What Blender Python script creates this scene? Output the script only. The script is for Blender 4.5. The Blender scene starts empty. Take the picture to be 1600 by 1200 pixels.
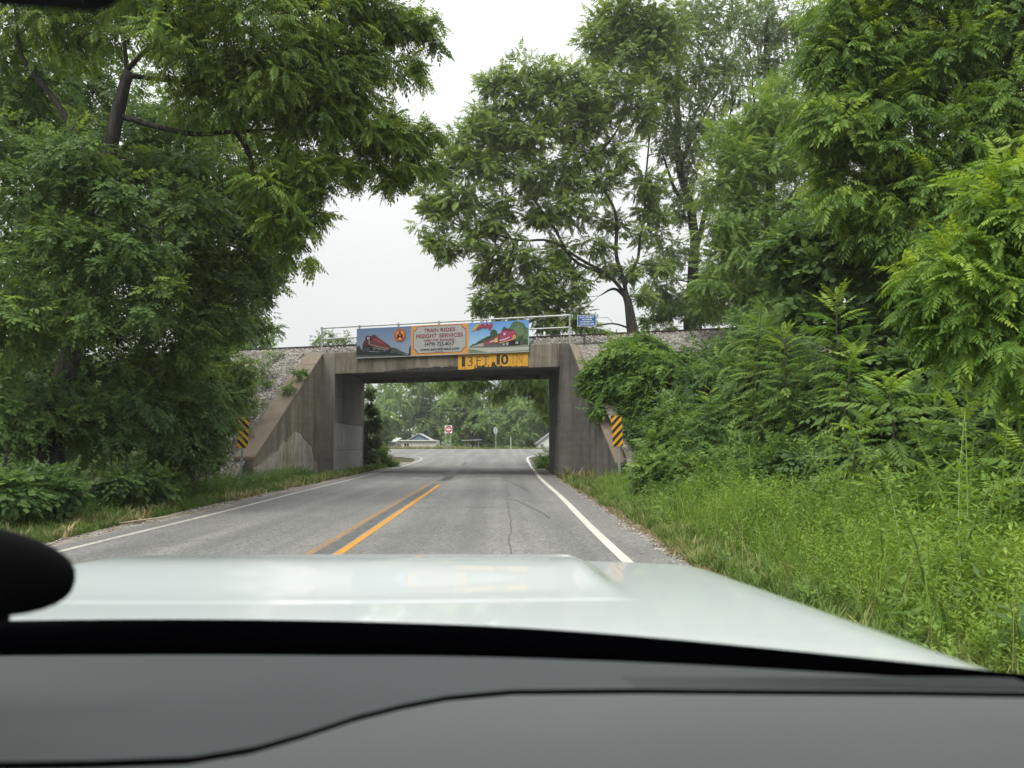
import bpy, bmesh, math, random
import numpy as np
from mathutils import Vector, Matrix, noise
from mathutils.geometry import tessellate_polygon

random.seed(11)
rng = np.random.default_rng(11)
sc = bpy.context.scene
COL = sc.collection
R = math.radians

# ------------------------------------------------------------------ camera
cam_data = bpy.data.cameras.new('camera')
cam_data.sensor_width = 36.0
cam_data.lens = 1202.0 / 1600.0 * 36.0
cam_data.clip_start = 0.02
cam_data.clip_end = 4000.0
cam_data.dof.use_dof = True
cam_data.dof.focus_distance = 26.0
cam_data.dof.aperture_fstop = 6.5
cam = bpy.data.objects.new('camera', cam_data)
cam.location = (0.0, 0.0, 1.39)
cam.rotation_euler = (R(90) + math.atan(90 / 1202.0), 0.0, -math.atan(15 / 1202.0))
COL.objects.link(cam)
sc.camera = cam

# ------------------------------------------------------------------ sky and light
SUN_EL, SUN_AZ = R(56), R(-145)          # azimuth measured from +Y towards +X: the bright side is high on the left
SKY_STRENGTH = 0.1
world = bpy.data.worlds.new('World')
sc.world = world
world.use_nodes = True
nt = world.node_tree
nt.nodes.clear()
w_out = nt.nodes.new('ShaderNodeOutputWorld')
w_bg = nt.nodes.new('ShaderNodeBackground')
w_bg.inputs['Strength'].default_value = SKY_STRENGTH
sky = nt.nodes.new('ShaderNodeTexSky')
sky.sky_type = 'NISHITA'
sky.sun_disc = False
sky.sun_elevation = SUN_EL
sky.sun_rotation = SUN_AZ
sky.dust_density = 4.0
hsv = nt.nodes.new('ShaderNodeHueSaturation')
hsv.inputs['Saturation'].default_value = 0.15
nt.links.new(sky.outputs[0], hsv.inputs['Color'])
# the overcast layer: an even cloud sheet, a little brighter overhead, with faint billows
tc = nt.nodes.new('ShaderNodeTexCoord')
sep = nt.nodes.new('ShaderNodeSeparateXYZ')
nt.links.new(tc.outputs['Generated'], sep.inputs[0])
mr = nt.nodes.new('ShaderNodeMapRange')
mr.inputs['From Min'].default_value = 0.0
mr.inputs['From Max'].default_value = 1.0
mr.inputs['To Min'].default_value = 5.1
mr.inputs['To Max'].default_value = 20.0
sq = nt.nodes.new('ShaderNodeMath'); sq.operation = 'POWER'; sq.use_clamp = True; sq.inputs[1].default_value = 2.3
nt.links.new(sep.outputs['Z'], sq.inputs[0])
nt.links.new(sq.outputs[0], mr.inputs['Value'])
nz = nt.nodes.new('ShaderNodeTexNoise')
nz.inputs['Scale'].default_value = 2.2
nz.inputs['Detail'].default_value = 3.0
nt.links.new(tc.outputs['Generated'], nz.inputs['Vector'])
mr2 = nt.nodes.new('ShaderNodeMapRange')
mr2.inputs['From Min'].default_value = 0.3
mr2.inputs['From Max'].default_value = 0.7
mr2.inputs['To Min'].default_value = 0.97
mr2.inputs['To Max'].default_value = 1.03
nt.links.new(nz.outputs['Fac'], mr2.inputs['Value'])
mul = nt.nodes.new('ShaderNodeMath'); mul.operation = 'MULTIPLY'
nt.links.new(mr.outputs[0], mul.inputs[0]); nt.links.new(mr2.outputs[0], mul.inputs[1])
tintn = nt.nodes.new('ShaderNodeVectorMath'); tintn.operation = 'SCALE'
tintn.inputs[0].default_value = (0.985, 1.0, 1.0)
nt.links.new(mul.outputs[0], tintn.inputs['Scale'])
mixw = nt.nodes.new('ShaderNodeMix'); mixw.data_type = 'RGBA'
mixw.inputs['Factor'].default_value = 0.93
nt.links.new(hsv.outputs[0], mixw.inputs['A'])
nt.links.new(tintn.outputs[0], mixw.inputs['B'])
nt.links.new(mixw.outputs['Result'], w_bg.inputs['Color'])
nt.links.new(w_bg.outputs[0], w_out.inputs['Surface'])

sun_data = bpy.data.lights.new('sun', 'SUN')
sun_data.energy = 1.5
sun_data.angle = R(25)
sun_data.color = (1.0, 0.96, 0.88)
sun = bpy.data.objects.new('sun', sun_data)
sd = Vector((math.sin(SUN_AZ) * math.cos(SUN_EL), math.cos(SUN_AZ) * math.cos(SUN_EL), math.sin(SUN_EL)))
sun.rotation_euler = (-sd).to_track_quat('-Z', 'Y').to_euler()
sun.location = (-20, 5, 40)
COL.objects.link(sun)

vs = sc.view_settings
sc.display_settings.display_device = 'sRGB'
vs.view_transform = 'Standard'
vs.look = 'None'
vs.gamma = 1.0
vs.use_curve_mapping = False
vs.exposure = 0.82

sc.render.engine = 'CYCLES'
cy = sc.cycles
cy.max_bounces = 7
cy.diffuse_bounces = 3
cy.glossy_bounces = 3
cy.transmission_bounces = 4
cy.transparent_max_bounces = 6
cy.caustics_reflective = False
cy.caustics_refractive = False
cy.use_denoising = True

LAY = {'back_ash': {'clumps': [(17.35, 52.0, 30.65, 2.38, 0.85), (19.18, 52.0, 31.13, 2.38, 0.85), (21.43, 52.0, 30.67, 2.16, 0.85), (17.73, 52.0, 27.38, 1.95, 0.85), (19.98, 52.0, 27.39, 1.95, 0.85),
                         (22.27, 52.0, 28.34, 1.73, 0.85), (16.35, 52.0, 26.44, 1.73, 0.85), (18.56, 52.0, 24.61, 1.73, 0.85), (20.81, 52.0, 24.62, 1.64, 0.85), (23.7, 52.0, 30.69, 1.95, 0.85),
                         (22.64, 52.0, 25.55, 1.3, 0.85), (17.16, 52.0, 22.3, 1.73, 0.85), (15.21, 50.0, 21.49, 1.5, 0.85)],
              'limbs': [[(18.63, 52.0, 18.66), (17.65, 52.0, 24.14), (17.33, 52.0, 29.71)], [(18.66, 52.0, 19.57), (20.13, 52.0, 24.61), (20.95, 52.0, 29.73)]],
              'trunk': [(18.21, 52.0, 10.58), (18.63, 52.0, 18.66), (18.58, 52.0, 25.53), (18.62, 52.0, 30.65)]},
 'bank_bush': {'base': (-12.99, 39.0, 5.6),
               'clumps': [(-14.02, 38.6, 6.85, 1.09, 0.85), (-13.04, 39.0, 7.24, 0.97, 0.85), (-12.18, 39.4, 6.97, 0.79, 0.85), (-12.89, 38.6, 6.53, 0.96, 0.85), (-11.71, 39.0, 6.26, 0.45, 0.85),
                          (-14.41, 38.0, 6.13, 1.14, 0.85), (-13.86, 39.0, 7.57, 0.71, 0.85)]},
 'bank_weeds': [[(-9.97, 31.5, 4.53, 0.58, 0.85), (-9.76, 33.0, 5.07, 0.38, 0.85), (-10.45, 31.0, 4.58, 0.62, 0.85), (-9.42, 30.6, 3.93, 0.36, 0.85), (-9.72, 30.0, 3.63, 0.45, 0.85)],
                [(-9.93, 28.5, 3.16, 0.52, 0.85), (-9.11, 27.5, 2.3, 0.37, 0.85), (-8.94, 28.0, 2.78, 0.28, 0.85), (-9.15, 26.8, 1.83, 0.31, 0.85)], [(-8.21, 29.5, 3.47, 0.22, 0.85), (-8.0, 30.5, 4.18, 0.23, 0.85)]],
 'box_elder': {'clumps': [(-10.53, 26.0, 12.66, 1.73, 0.85), (-9.18, 26.0, 11.53, 1.51, 0.85), (-8.49, 26.0, 10.18, 1.19, 0.85), (-9.13, 25.4, 9.31, 1.27, 0.85), (-8.01, 26.0, 8.61, 0.91, 0.85),
                          (-8.52, 26.0, 7.05, 1.08, 0.85), (-8.0, 26.4, 7.7, 0.66, 0.85), (-9.14, 25.0, 7.04, 1.25, 0.85), (-10.17, 25.0, 6.83, 1.25, 0.85), (-9.3, 25.0, 5.35, 1.14, 0.85),
                          (-8.38, 26.0, 5.73, 0.78, 0.85), (-8.07, 26.0, 6.5, 0.61, 0.85), (-10.66, 25.0, 8.96, 1.46, 0.85), (-7.94, 26.4, 10.09, 0.66, 0.85)],
               'limbs': [[(-10.89, 26.2, 7.31), (-9.76, 26.0, 8.83), (-8.7, 26.0, 9.95)], [(-10.9, 26.2, 6.42), (-9.6, 26.0, 7.05), (-8.43, 26.0, 7.72)], [(-9.9, 26.0, 6.16), (-9.89, 26.0, 7.05), (-9.53, 26.0, 8.16)]],
               'trunk': [(-10.9, 26.5, -0.3), (-11.02, 26.4, 5.57), (-10.93, 26.2, 7.31), (-10.67, 26.0, 9.94)]},
 'bright_ailanthus': {'clumps': [(6.22, 9.0, 4.63, 0.41, 0.85), (6.05, 9.0, 4.23, 0.45, 0.85), (5.66, 8.9, 3.89, 0.41, 0.85), (5.34, 8.9, 3.58, 0.37, 0.85), (5.8, 8.8, 3.48, 0.44, 0.85), (5.12, 9.0, 3.45, 0.27, 0.85),
                                 (5.34, 8.8, 3.18, 0.33, 0.85), (5.98, 8.6, 3.81, 0.43, 0.85), (5.87, 8.6, 3.06, 0.39, 0.85), (5.56, 8.7, 2.93, 0.36, 0.85), (5.2, 9.1, 3.08, 0.26, 0.85), (5.37, 8.9, 2.66, 0.3, 0.85),
                                 (5.78, 8.5, 2.46, 0.35, 0.85)],
                      'limbs': [[(6.69, 9.2, 2.71), (5.92, 9.0, 3.3), (5.34, 8.9, 3.58)], [(6.67, 9.2, 3.02), (6.09, 9.0, 3.61), (5.81, 9.0, 4.15)]],
                      'trunk': [(6.9, 9.2, -0.2), (6.73, 9.2, 1.31), (6.66, 9.2, 2.87), (6.27, 9.1, 4.19)]},
 'dark_maple': {'clumps': [(6.71, 17.0, 5.56, 0.64, 0.85), (7.21, 16.8, 5.81, 0.7, 0.85), (7.84, 16.6, 5.9, 0.69, 0.85), (8.44, 16.4, 5.56, 0.68, 0.85), (8.48, 16.0, 4.91, 0.67, 0.85), (7.9, 16.2, 4.95, 0.67, 0.85),
                           (7.16, 16.4, 4.99, 0.61, 0.85), (6.61, 16.8, 4.79, 0.56, 0.85), (8.22, 15.8, 4.19, 0.66, 0.85), (7.54, 15.8, 3.92, 0.66, 0.85), (8.05, 14.8, 3.26, 0.62, 0.85), (7.4, 14.8, 2.88, 0.62, 0.85),
                           (8.07, 14.0, 2.68, 0.64, 0.85), (7.92, 13.0, 2.26, 0.65, 0.85), (7.47, 13.4, 1.95, 0.67, 0.85), (8.15, 12.5, 2.33, 0.62, 0.85)],
                'limbs': [[(7.92, 17.0, 3.53), (7.08, 16.6, 4.47), (6.6, 16.4, 4.99)], [(7.89, 17.0, 4.11), (8.37, 16.6, 4.9), (8.57, 16.4, 5.42)]],
                'trunk': [(8.2, 17.5, -0.2), (8.03, 17.2, 3.27), (7.91, 17.0, 4.54)]},
 'distant': [(-25.34, 165.0, 7.54, 6.04, 0.85), (-19.28, 160.0, 8.02, 6.92, 0.85), (-13.76, 152.0, 5.8, 4.3, 0.85), (-5.88, 120.0, 5.17, 3.79, 0.85), (-4.41, 118.0, 5.3, 4.91, 0.85), (-1.07, 128.0, 6.7, 5.54, 0.85),
             (1.65, 132.0, 5.22, 4.83, 0.85), (5.66, 136.0, 6.47, 5.43, 0.85), (9.71, 134.0, 6.95, 5.57, 0.85), (-22.41, 120.0, 6.36, 4.99, 0.85), (-18.01, 120.0, 3.97, 1.7, 0.85), (-16.23, 150.0, 10.1, 6.24, 0.85),
             (-8.66, 160.0, 10.02, 6.12, 0.85), (4.37, 150.0, 10.12, 5.74, 0.85), (12.5, 120.0, 6.38, 5.49, 0.85), (-26.39, 120.0, 6.36, 5.49, 0.85)],
 'elm': {'clumps': [(-12.89, 20.0, 11.09, 1.83, 0.85), (-10.84, 20.0, 10.75, 1.66, 0.85), (-11.52, 19.0, 8.78, 1.74, 0.85), (-9.55, 18.6, 8.47, 1.55, 0.85), (-7.98, 18.6, 8.64, 1.24, 0.85),
                    (-11.84, 18.4, 6.79, 1.68, 0.85), (-9.93, 18.0, 6.53, 1.5, 0.85), (-8.27, 18.0, 6.69, 1.35, 0.85), (-7.32, 18.6, 7.51, 1.16, 0.85), (-7.05, 18.4, 6.02, 1.15, 0.85), (-6.5, 19.0, 6.99, 0.95, 0.85),
                    (-10.96, 17.6, 4.91, 1.61, 0.85), (-9.1, 17.4, 4.8, 1.45, 0.85), (-7.58, 17.4, 5.03, 1.16, 0.85), (-6.56, 18.4, 5.24, 0.92, 0.85), (-7.0, 18.4, 4.46, 0.84, 0.85), (-7.58, 17.0, 3.79, 1.13, 0.85),
                    (-9.68, 17.0, 3.5, 1.27, 0.85), (-10.68, 16.0, 3.11, 1.2, 0.85), (-6.32, 19.0, 6.01, 0.71, 0.85), (-6.19, 19.0, 7.15, 0.63, 0.85), (-8.0, 14.2, 6.67, 0.77, 0.85), (-7.28, 14.0, 5.99, 0.7, 0.85),
                    (-8.69, 14.2, 6.05, 0.89, 0.85), (-7.36, 13.8, 4.74, 0.71, 0.85), (-8.15, 13.8, 4.5, 0.86, 0.85), (-6.8, 14.2, 4.96, 0.65, 0.85), (-7.44, 13.6, 3.77, 0.54, 0.85), (-6.67, 14.0, 3.96, 0.58, 0.85),
                    (-8.66, 13.6, 3.54, 0.79, 0.85), (-6.82, 16.0, 6.24, 0.8, 0.85), (-7.07, 16.5, 7.53, 0.75, 0.85), (-9.85, 15.0, 7.22, 1.0, 0.85), (-10.57, 16.0, 9.01, 0.93, 0.85)],
         'limbs': [[(-12.34, 20.3, 6.31), (-10.44, 19.5, 7.29), (-8.6, 19.0, 7.64)], [(-12.74, 20.5, 4.97), (-10.37, 19.5, 5.62), (-8.07, 19.0, 6.01)], [(-12.23, 20.3, 7.53), (-12.82, 20.0, 9.68), (-13.6, 20.0, 11.79)]],
         'trunk': [(-12.9, 20.5, -0.3), (-12.72, 20.5, 4.63), (-12.23, 20.3, 7.53), (-11.5, 20.0, 10.39)]},
 'hanging': {'clumps': [(-3.49, 44.0, 4.83, 0.44, 0.85), (-2.39, 44.0, 4.68, 0.59, 0.85), (-1.1, 44.0, 4.76, 0.66, 0.85), (0.18, 44.0, 4.61, 0.66, 0.85), (1.79, 43.0, 4.68, 0.79, 0.85), (2.33, 43.0, 3.71, 0.57, 0.85),
                        (0.97, 43.0, 4.9, 0.72, 0.85), (-1.65, 44.0, 5.05, 0.59, 0.85), (2.58, 43.0, 2.82, 0.32, 0.85), (-0.37, 44.0, 4.24, 0.44, 0.85), (-5.32, 44.0, 5.12, 0.37, 0.85)],
             'limbs': [[(6.25, 47.2, 6.0), (3.5, 46.9, 6.9), (0.5, 46.5, 6.9), (-2.5, 46.3, 6.6)], [(6.3, 47.3, 5.2), (4.6, 46.6, 6.2), (3.2, 46, 6.0)]],
             'trunk': [(6.5, 47.5, 0.0), (6.4, 47.4, 3.5), (6.2, 47.2, 6.6)]},
 'hickory': {'clumps': [(-9.71, 15.6, 10.2, 1.17, 0.85), (-8.74, 16.0, 10.58, 1.2, 0.85), (-6.79, 15.0, 10.15, 1.0, 0.85), (-6.04, 14.5, 9.02, 0.9, 0.85), (-4.98, 15.0, 9.76, 1.19, 0.85), (-4.76, 15.2, 8.79, 0.95, 0.85),
                        (-4.05, 16.0, 10.61, 0.96, 0.85), (-3.71, 15.8, 9.37, 0.74, 0.85), (-5.65, 15.2, 8.38, 0.89, 0.85), (-4.23, 15.8, 8.46, 0.66, 0.85), (-3.49, 16.2, 8.86, 0.7, 0.85),
                        (-2.98, 16.4, 9.75, 0.46, 0.85), (-2.49, 16.8, 10.71, 0.43, 0.85), (-2.3, 17.0, 11.28, 0.27, 0.85), (-1.86, 17.0, 10.9, 0.25, 0.85), (-2.1, 17.0, 10.06, 0.25, 0.85),
                        (-3.01, 16.5, 10.91, 0.47, 0.85), (-2.54, 16.8, 9.59, 0.25, 0.85), (-3.1, 16.4, 8.23, 0.53, 0.85), (-2.46, 16.8, 8.18, 0.5, 0.85), (-2.02, 17.0, 8.26, 0.35, 0.85), (-2.45, 16.8, 7.45, 0.27, 0.85),
                        (-2.97, 16.5, 7.48, 0.27, 0.85), (-3.56, 16.3, 7.61, 0.28, 0.85), (-1.97, 17.0, 7.62, 0.25, 0.85), (-3.4, 16.3, 7.19, 0.15, 0.85), (-3.73, 16.0, 8.13, 0.32, 0.85),
                        (-6.09, 14.5, 10.78, 1.33, 0.85), (-4.53, 15.2, 11.38, 1.11, 0.85), (-3.25, 16.2, 11.76, 0.65, 0.85), (-9.44, 15.5, 11.4, 1.29, 0.85), (-4.45, 15.7, 7.45, 0.42, 0.85),
                        (-4.11, 15.7, 6.97, 0.39, 0.85), (-4.47, 15.6, 6.66, 0.42, 0.85), (-4.26, 15.6, 5.92, 0.39, 0.85), (-4.65, 15.6, 5.86, 0.44, 0.85), (-4.28, 15.7, 5.41, 0.25, 0.85), (-4.8, 15.5, 6.63, 0.64, 0.85),
                        (-3.8, 15.8, 6.94, 0.14, 0.85), (-1.4, 17.0, 11.06, 0.14, 0.85), (-1.47, 17.0, 10.57, 0.13, 0.85), (-1.74, 17.0, 9.72, 0.14, 0.85), (-2.48, 17.0, 8.71, 0.17, 0.85), (-1.52, 17.2, 8.57, 0.2, 0.85),
                        (-1.54, 17.2, 7.82, 0.17, 0.85), (-2.5, 16.8, 7.15, 0.13, 0.85), (-3.11, 16.6, 7.12, 0.11, 0.85), (-3.47, 16.0, 7.36, 0.16, 0.85), (-3.82, 15.8, 6.6, 0.16, 0.85), (-3.97, 15.8, 6.05, 0.18, 0.85),
                        (-3.96, 15.7, 5.28, 0.13, 0.85), (-4.4, 15.6, 5.25, 0.16, 0.85)],
             'limbs': [[(-7.63, 15.2, 8.88), (-7.7, 15.2, 9.85), (-7.53, 15.0, 11.09)], [(-7.61, 15.2, 8.93), (-7.02, 15.0, 9.48), (-6.38, 14.5, 10.12), (-5.53, 14.0, 10.84)],
                       [(-7.66, 15.2, 8.8), (-6.48, 15.3, 8.72), (-5.35, 15.8, 9.15), (-3.98, 16.2, 9.93), (-2.4, 16.8, 10.48)],
                       [(-7.81, 15.2, 7.97), (-6.53, 15.2, 7.51), (-5.45, 15.4, 7.73), (-4.17, 16.0, 8.2), (-2.63, 16.6, 8.46)], [(-5.45, 15.4, 7.73), (-5.18, 15.5, 7.23), (-5.08, 15.5, 6.49), (-4.68, 15.6, 6.12)],
                       [(-8.03, 15.2, 6.51), (-9.53, 15.4, 8.86), (-10.09, 15.6, 9.78), (-10.63, 15.8, 11.3)]],
             'trunk': [(-8.9, 15.2, -0.3), (-8.75, 15.2, 2.02), (-8.55, 15.2, 3.03), (-8.24, 15.2, 5.34), (-7.85, 15.2, 7.7), (-7.63, 15.2, 8.88)]},
 'ivy': [(-6.96, 40.4, 3.9, 0.3, 0.85), (-6.88, 40.4, 3.06, 0.34, 0.85), (-6.8, 40.4, 2.23, 0.37, 0.85), (-6.85, 40.4, 1.39, 0.37, 0.85), (-6.88, 40.4, 0.66, 0.3, 0.85), (-6.64, 40.6, 2.57, 0.24, 0.85)],
 'left_shrubs': [{'clumps': [(-9.16, 14.5, 1.99, 0.9, 0.85), (-8.73, 15.0, 1.88, 0.87, 0.85), (-9.61, 16.0, 2.71, 0.93, 0.85), (-9.18, 13.5, 1.83, 0.9, 0.85)], 'kind': 'dark'},
                 {'clumps': [(-8.39, 16.0, 1.79, 0.93, 0.85), (-7.85, 16.5, 2.07, 0.89, 0.85), (-8.53, 17.0, 2.65, 0.99, 0.85)], 'kind': 'dark'},
                 {'clumps': [(-7.66, 18.0, 1.84, 0.93, 0.85), (-7.15, 19.0, 2.02, 0.87, 0.85), (-7.81, 19.0, 2.81, 0.98, 0.85), (-8.15, 18.0, 3.03, 0.9, 0.85)], 'kind': 'dark'},
                 {'clumps': [(-8.59, 22.0, 3.21, 0.7, 0.85), (-8.57, 24.3, 2.8, 0.53, 0.85), (-8.63, 21.5, 2.1, 0.64, 0.85), (-8.9, 23.0, 3.87, 0.86, 0.85), (-8.71, 25.0, 3.67, 0.5, 0.85),
                             (-8.63, 24.0, 3.18, 0.48, 0.85)],
                  'kind': 'mid'},
                 {'clumps': [(-7.92, 20.0, 1.23, 0.6, 0.85), (-7.83, 19.0, 1.08, 0.71, 0.85), (-8.4, 22.0, 0.99, 0.37, 0.85)], 'kind': 'dark'},
                 {'clumps': [(-7.67, 12.9, 0.76, 0.28, 0.85), (-7.39, 11.8, 0.64, 0.27, 0.85), (-7.18, 12.6, 0.59, 0.19, 0.85)], 'kind': 'mid'},
                 {'clumps': [(-7.21, 15.4, 0.7, 0.26, 0.85), (-7.1, 16.0, 0.58, 0.24, 0.85), (-7.19, 14.6, 0.61, 0.22, 0.85)], 'kind': 'mid'},
                 {'clumps': [(-13.23, 24.0, 3.37, 1.4, 0.85), (-12.15, 25.0, 3.88, 1.25, 0.85), (-14.18, 23.0, 3.1, 1.53, 0.85), (-15.19, 22.0, 3.02, 1.65, 0.85), (-11.0, 21.0, 1.56, 1.05, 0.85),
                             (-11.94, 20.0, 1.39, 1.16, 0.85)],
                  'kind': 'dark'},
                 {'clumps': [(-11.78, 27.0, 4.08, 1.24, 0.85), (-10.82, 24.0, 2.18, 1.1, 0.85), (-11.3, 28.0, 4.41, 1.05, 0.85), (-10.65, 26.0, 2.46, 1.08, 0.85)], 'kind': 'dark'}],
 'locust': {'clumps': [(9.36, 27.6, 13.22, 1.15, 0.85), (10.4, 27.8, 13.56, 1.27, 0.85), (11.56, 28.0, 13.53, 1.16, 0.85), (8.1, 27.4, 12.52, 0.91, 0.85), (8.49, 27.2, 11.37, 1.09, 0.85), (9.82, 27.0, 11.54, 1.24, 0.85),
                       (11.3, 27.2, 11.62, 1.13, 0.85), (7.71, 27.0, 10.58, 0.81, 0.85), (8.78, 26.8, 9.59, 1.16, 0.85), (10.27, 26.8, 9.59, 1.23, 0.85), (7.74, 26.8, 8.89, 0.89, 0.85), (11.51, 27.0, 9.89, 0.9, 0.85),
                       (8.23, 26.6, 7.91, 1.06, 0.85), (9.59, 26.6, 7.92, 1.11, 0.85), (7.53, 26.6, 7.23, 0.8, 0.85), (8.58, 26.4, 6.51, 0.99, 0.85), (11.03, 26.8, 7.97, 1.0, 0.85), (9.93, 26.4, 6.51, 0.99, 0.85),
                       (7.4, 27.0, 6.39, 0.63, 0.85), (12.37, 28.4, 14.84, 0.85, 0.85), (9.96, 29.5, 11.96, 1.47, 0.85), (11.43, 29.5, 10.16, 1.47, 0.85), (10.37, 29.5, 8.12, 1.47, 0.85), (9.0, 29.0, 10.01, 1.16, 0.85),
                       (12.08, 29.0, 13.58, 1.21, 0.85), (9.2, 29.0, 7.75, 1.06, 0.85), (11.66, 29.0, 7.51, 1.21, 0.85), (11.13, 29.0, 15.37, 0.87, 0.85)],
            'limbs': [[(9.73, 28.0, 8.26), (8.93, 27.6, 9.83), (8.18, 27.4, 10.96)], [(9.88, 28.0, 9.23), (10.72, 27.6, 10.56), (11.35, 27.6, 12.01)], [(9.77, 28.0, 7.78), (8.47, 27.4, 8.11), (7.68, 27.0, 8.71)]],
            'trunk': [(9.6, 28.5, 1.5), (9.72, 28.0, 7.54), (9.9, 28.0, 9.96), (10.08, 28.0, 12.65)]},
 'right_bush': [(2.21, 41.0, 0.31, 0.41, 0.85), (2.62, 41.0, 0.44, 0.41, 0.85), (1.89, 40.0, 0.13, 0.27, 0.85), (2.82, 40.0, 0.27, 0.4, 0.85)],
 'right_shrubs': [{'clumps': [(3.55, 26.0, 4.21, 0.48, 0.85), (4.2, 26.0, 4.39, 0.56, 0.85), (3.96, 27.0, 4.73, 0.31, 0.85), (4.87, 27.0, 4.89, 0.36, 0.85), (5.55, 27.0, 4.67, 0.45, 0.85), (4.79, 25.4, 4.04, 0.68, 0.85),
                              (4.17, 25.6, 3.48, 0.64, 0.85), (3.47, 26.0, 3.34, 0.39, 0.85), (4.91, 25.0, 3.27, 0.75, 0.85), (5.55, 25.0, 3.69, 0.67, 0.85), (2.82, 26.2, 3.35, 0.22, 0.85),
                              (3.04, 26.2, 3.79, 0.26, 0.85), (3.07, 25.4, 2.45, 0.19, 0.85), (4.59, 25.0, 2.68, 0.58, 0.85), (5.23, 24.6, 2.41, 0.65, 0.85), (3.87, 25.8, 2.79, 0.39, 0.85),
                              (4.37, 25.6, 2.24, 0.43, 0.85)],
                   'kind': 'light'},
                  {'clumps': [(5.76, 25.0, 3.9, 0.62, 0.85), (6.39, 25.0, 4.11, 0.71, 0.85), (5.8, 23.5, 2.96, 0.78, 0.85), (6.39, 23.5, 3.16, 0.74, 0.85), (7.03, 25.0, 4.11, 0.62, 0.85), (5.05, 22.0, 2.31, 0.62, 0.85)],
                   'kind': 'dark'},
                  {'clumps': [(4.23, 19.0, 1.86, 0.54, 0.85), (4.34, 18.0, 1.39, 0.63, 0.85), (3.85, 18.6, 1.24, 0.4, 0.85), (3.61, 17.4, 0.74, 0.49, 0.85), (4.11, 16.8, 0.7, 0.63, 0.85), (3.39, 18.0, 0.47, 0.24, 0.85),
                              (4.71, 17.4, 1.39, 0.65, 0.85), (3.6, 16.4, 0.31, 0.44, 0.85)],
                   'kind': 'mid'},
                  {'clumps': [(6.99, 21.0, 4.74, 0.7, 0.85), (6.3, 20.0, 3.9, 0.75, 0.85), (6.79, 19.0, 3.78, 0.71, 0.85), (5.81, 19.0, 2.98, 0.66, 0.85), (6.26, 18.0, 2.74, 0.72, 0.85), (5.34, 18.0, 2.14, 0.6, 0.85),
                              (5.75, 17.0, 1.81, 0.71, 0.85), (6.24, 16.4, 2.07, 0.55, 0.85)],
                   'kind': 'pinn'},
                  {'clumps': [(4.42, 15.4, 1.01, 0.51, 0.85), (4.86, 14.8, 0.9, 0.55, 0.85), (4.17, 14.6, 0.43, 0.46, 0.85), (5.25, 14.2, 0.92, 0.5, 0.85), (4.63, 13.8, 0.48, 0.46, 0.85)], 'kind': 'mid'},
                  {'clumps': [(6.5, 15.4, 1.77, 0.7, 0.85), (6.97, 15.0, 2.02, 0.69, 0.85), (5.79, 13.8, 0.82, 0.52, 0.85), (6.53, 16.4, 2.62, 0.68, 0.85), (7.37, 16.4, 3.04, 0.68, 0.85)], 'kind': 'dark'},
                  {'clumps': [(6.88, 13.4, 1.5, 0.67, 0.85), (7.1, 12.6, 1.18, 0.63, 0.85), (6.22, 11.8, 0.51, 0.54, 0.85), (6.02, 12.8, 0.86, 0.53, 0.85), (7.37, 12.0, 1.29, 0.7, 0.85), (6.53, 11.0, 0.48, 0.55, 0.85),
                              (6.93, 10.6, 0.77, 0.62, 0.85), (7.58, 10.6, 1.3, 0.79, 0.85)],
                   'kind': 'dark'},
                  {'clumps': [(8.7, 45.0, 8.56, 0.67, 0.85), (9.85, 45.0, 8.95, 0.82, 0.85), (11.37, 45.0, 8.88, 0.9, 0.85), (12.6, 44.0, 8.79, 0.88, 0.85), (13.77, 43.0, 8.55, 0.86, 0.85),
                              (12.15, 45.0, 10.03, 0.9, 0.85), (13.56, 44.0, 10.1, 0.95, 0.85), (9.43, 44.0, 7.66, 0.66, 0.85), (14.7, 43.0, 9.36, 0.93, 0.85)],
                   'kind': 'mid'},
                  {'clumps': [(4.3, 24.0, 1.75, 0.26, 0.85), (4.33, 23.8, 1.19, 0.26, 0.85), (4.17, 23.6, 0.77, 0.2, 0.85), (4.75, 25.4, 1.39, 0.51, 0.85), (4.46, 25.0, 0.77, 0.42, 0.85), (5.31, 26.0, 2.04, 0.65, 0.85),
                              (5.3, 25.0, 1.18, 0.62, 0.85)],
                   'kind': 'dark'},
                  {'clumps': [(8.29, 25.0, 4.11, 1.04, 0.85), (9.2, 24.0, 4.82, 1.1, 0.85), (9.15, 22.0, 3.79, 1.01, 0.85), (7.02, 23.0, 2.73, 0.86, 0.85), (7.82, 21.0, 2.62, 0.96, 0.85)], 'kind': 'dark'}],
 'saplings': [((6.27, 14.6, 0.0), (6.46, 14.6, 4.2), 1), ((6.11, 15.6, 0.0), (5.78, 15.6, 3.62), 0.8), ((5.76, 11.4, 0.0), (5.77, 11.4, 2.33), 1), ((5.37, 11.6, 0.0), (5.43, 11.6, 1.63), 0.8),
              ((6.2, 16, 0.0), (6.1, 16.0, 2.59), 0.8), ((6.13, 11.2, 0.0), (6.05, 11.2, 1.39), 0.8), ((5.61, 17.5, 0.0), (5.98, 17.5, 4.51), 0.8), ((6.01, 8.6, 0.0), (5.98, 8.6, 1.89), 1.0),
              ((5.72, 8.0, 0.0), (5.45, 8.0, 1.32), 0.9), ((4.88, 17.5, 0.0), (4.76, 17.5, 2.56), 0.6), ((6.51, 10.6, 0.0), (6.35, 10.6, 1.83), 0.9), ((6.18, 13.6, 0.0), (6.24, 13.6, 3.05), 0.9),
              ((6.41, 9.4, 0.0), (6.34, 9.4, 2.42), 0.9), ((5.27, 9.2, 0.0), (5.22, 9.2, 0.99), 0.8), ((5.09, 7.9, 0.0), (5.02, 7.9, 0.87), 0.75), ((5.11, 10.2, 0.0), (5.05, 10.2, 0.87), 0.7)],
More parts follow.
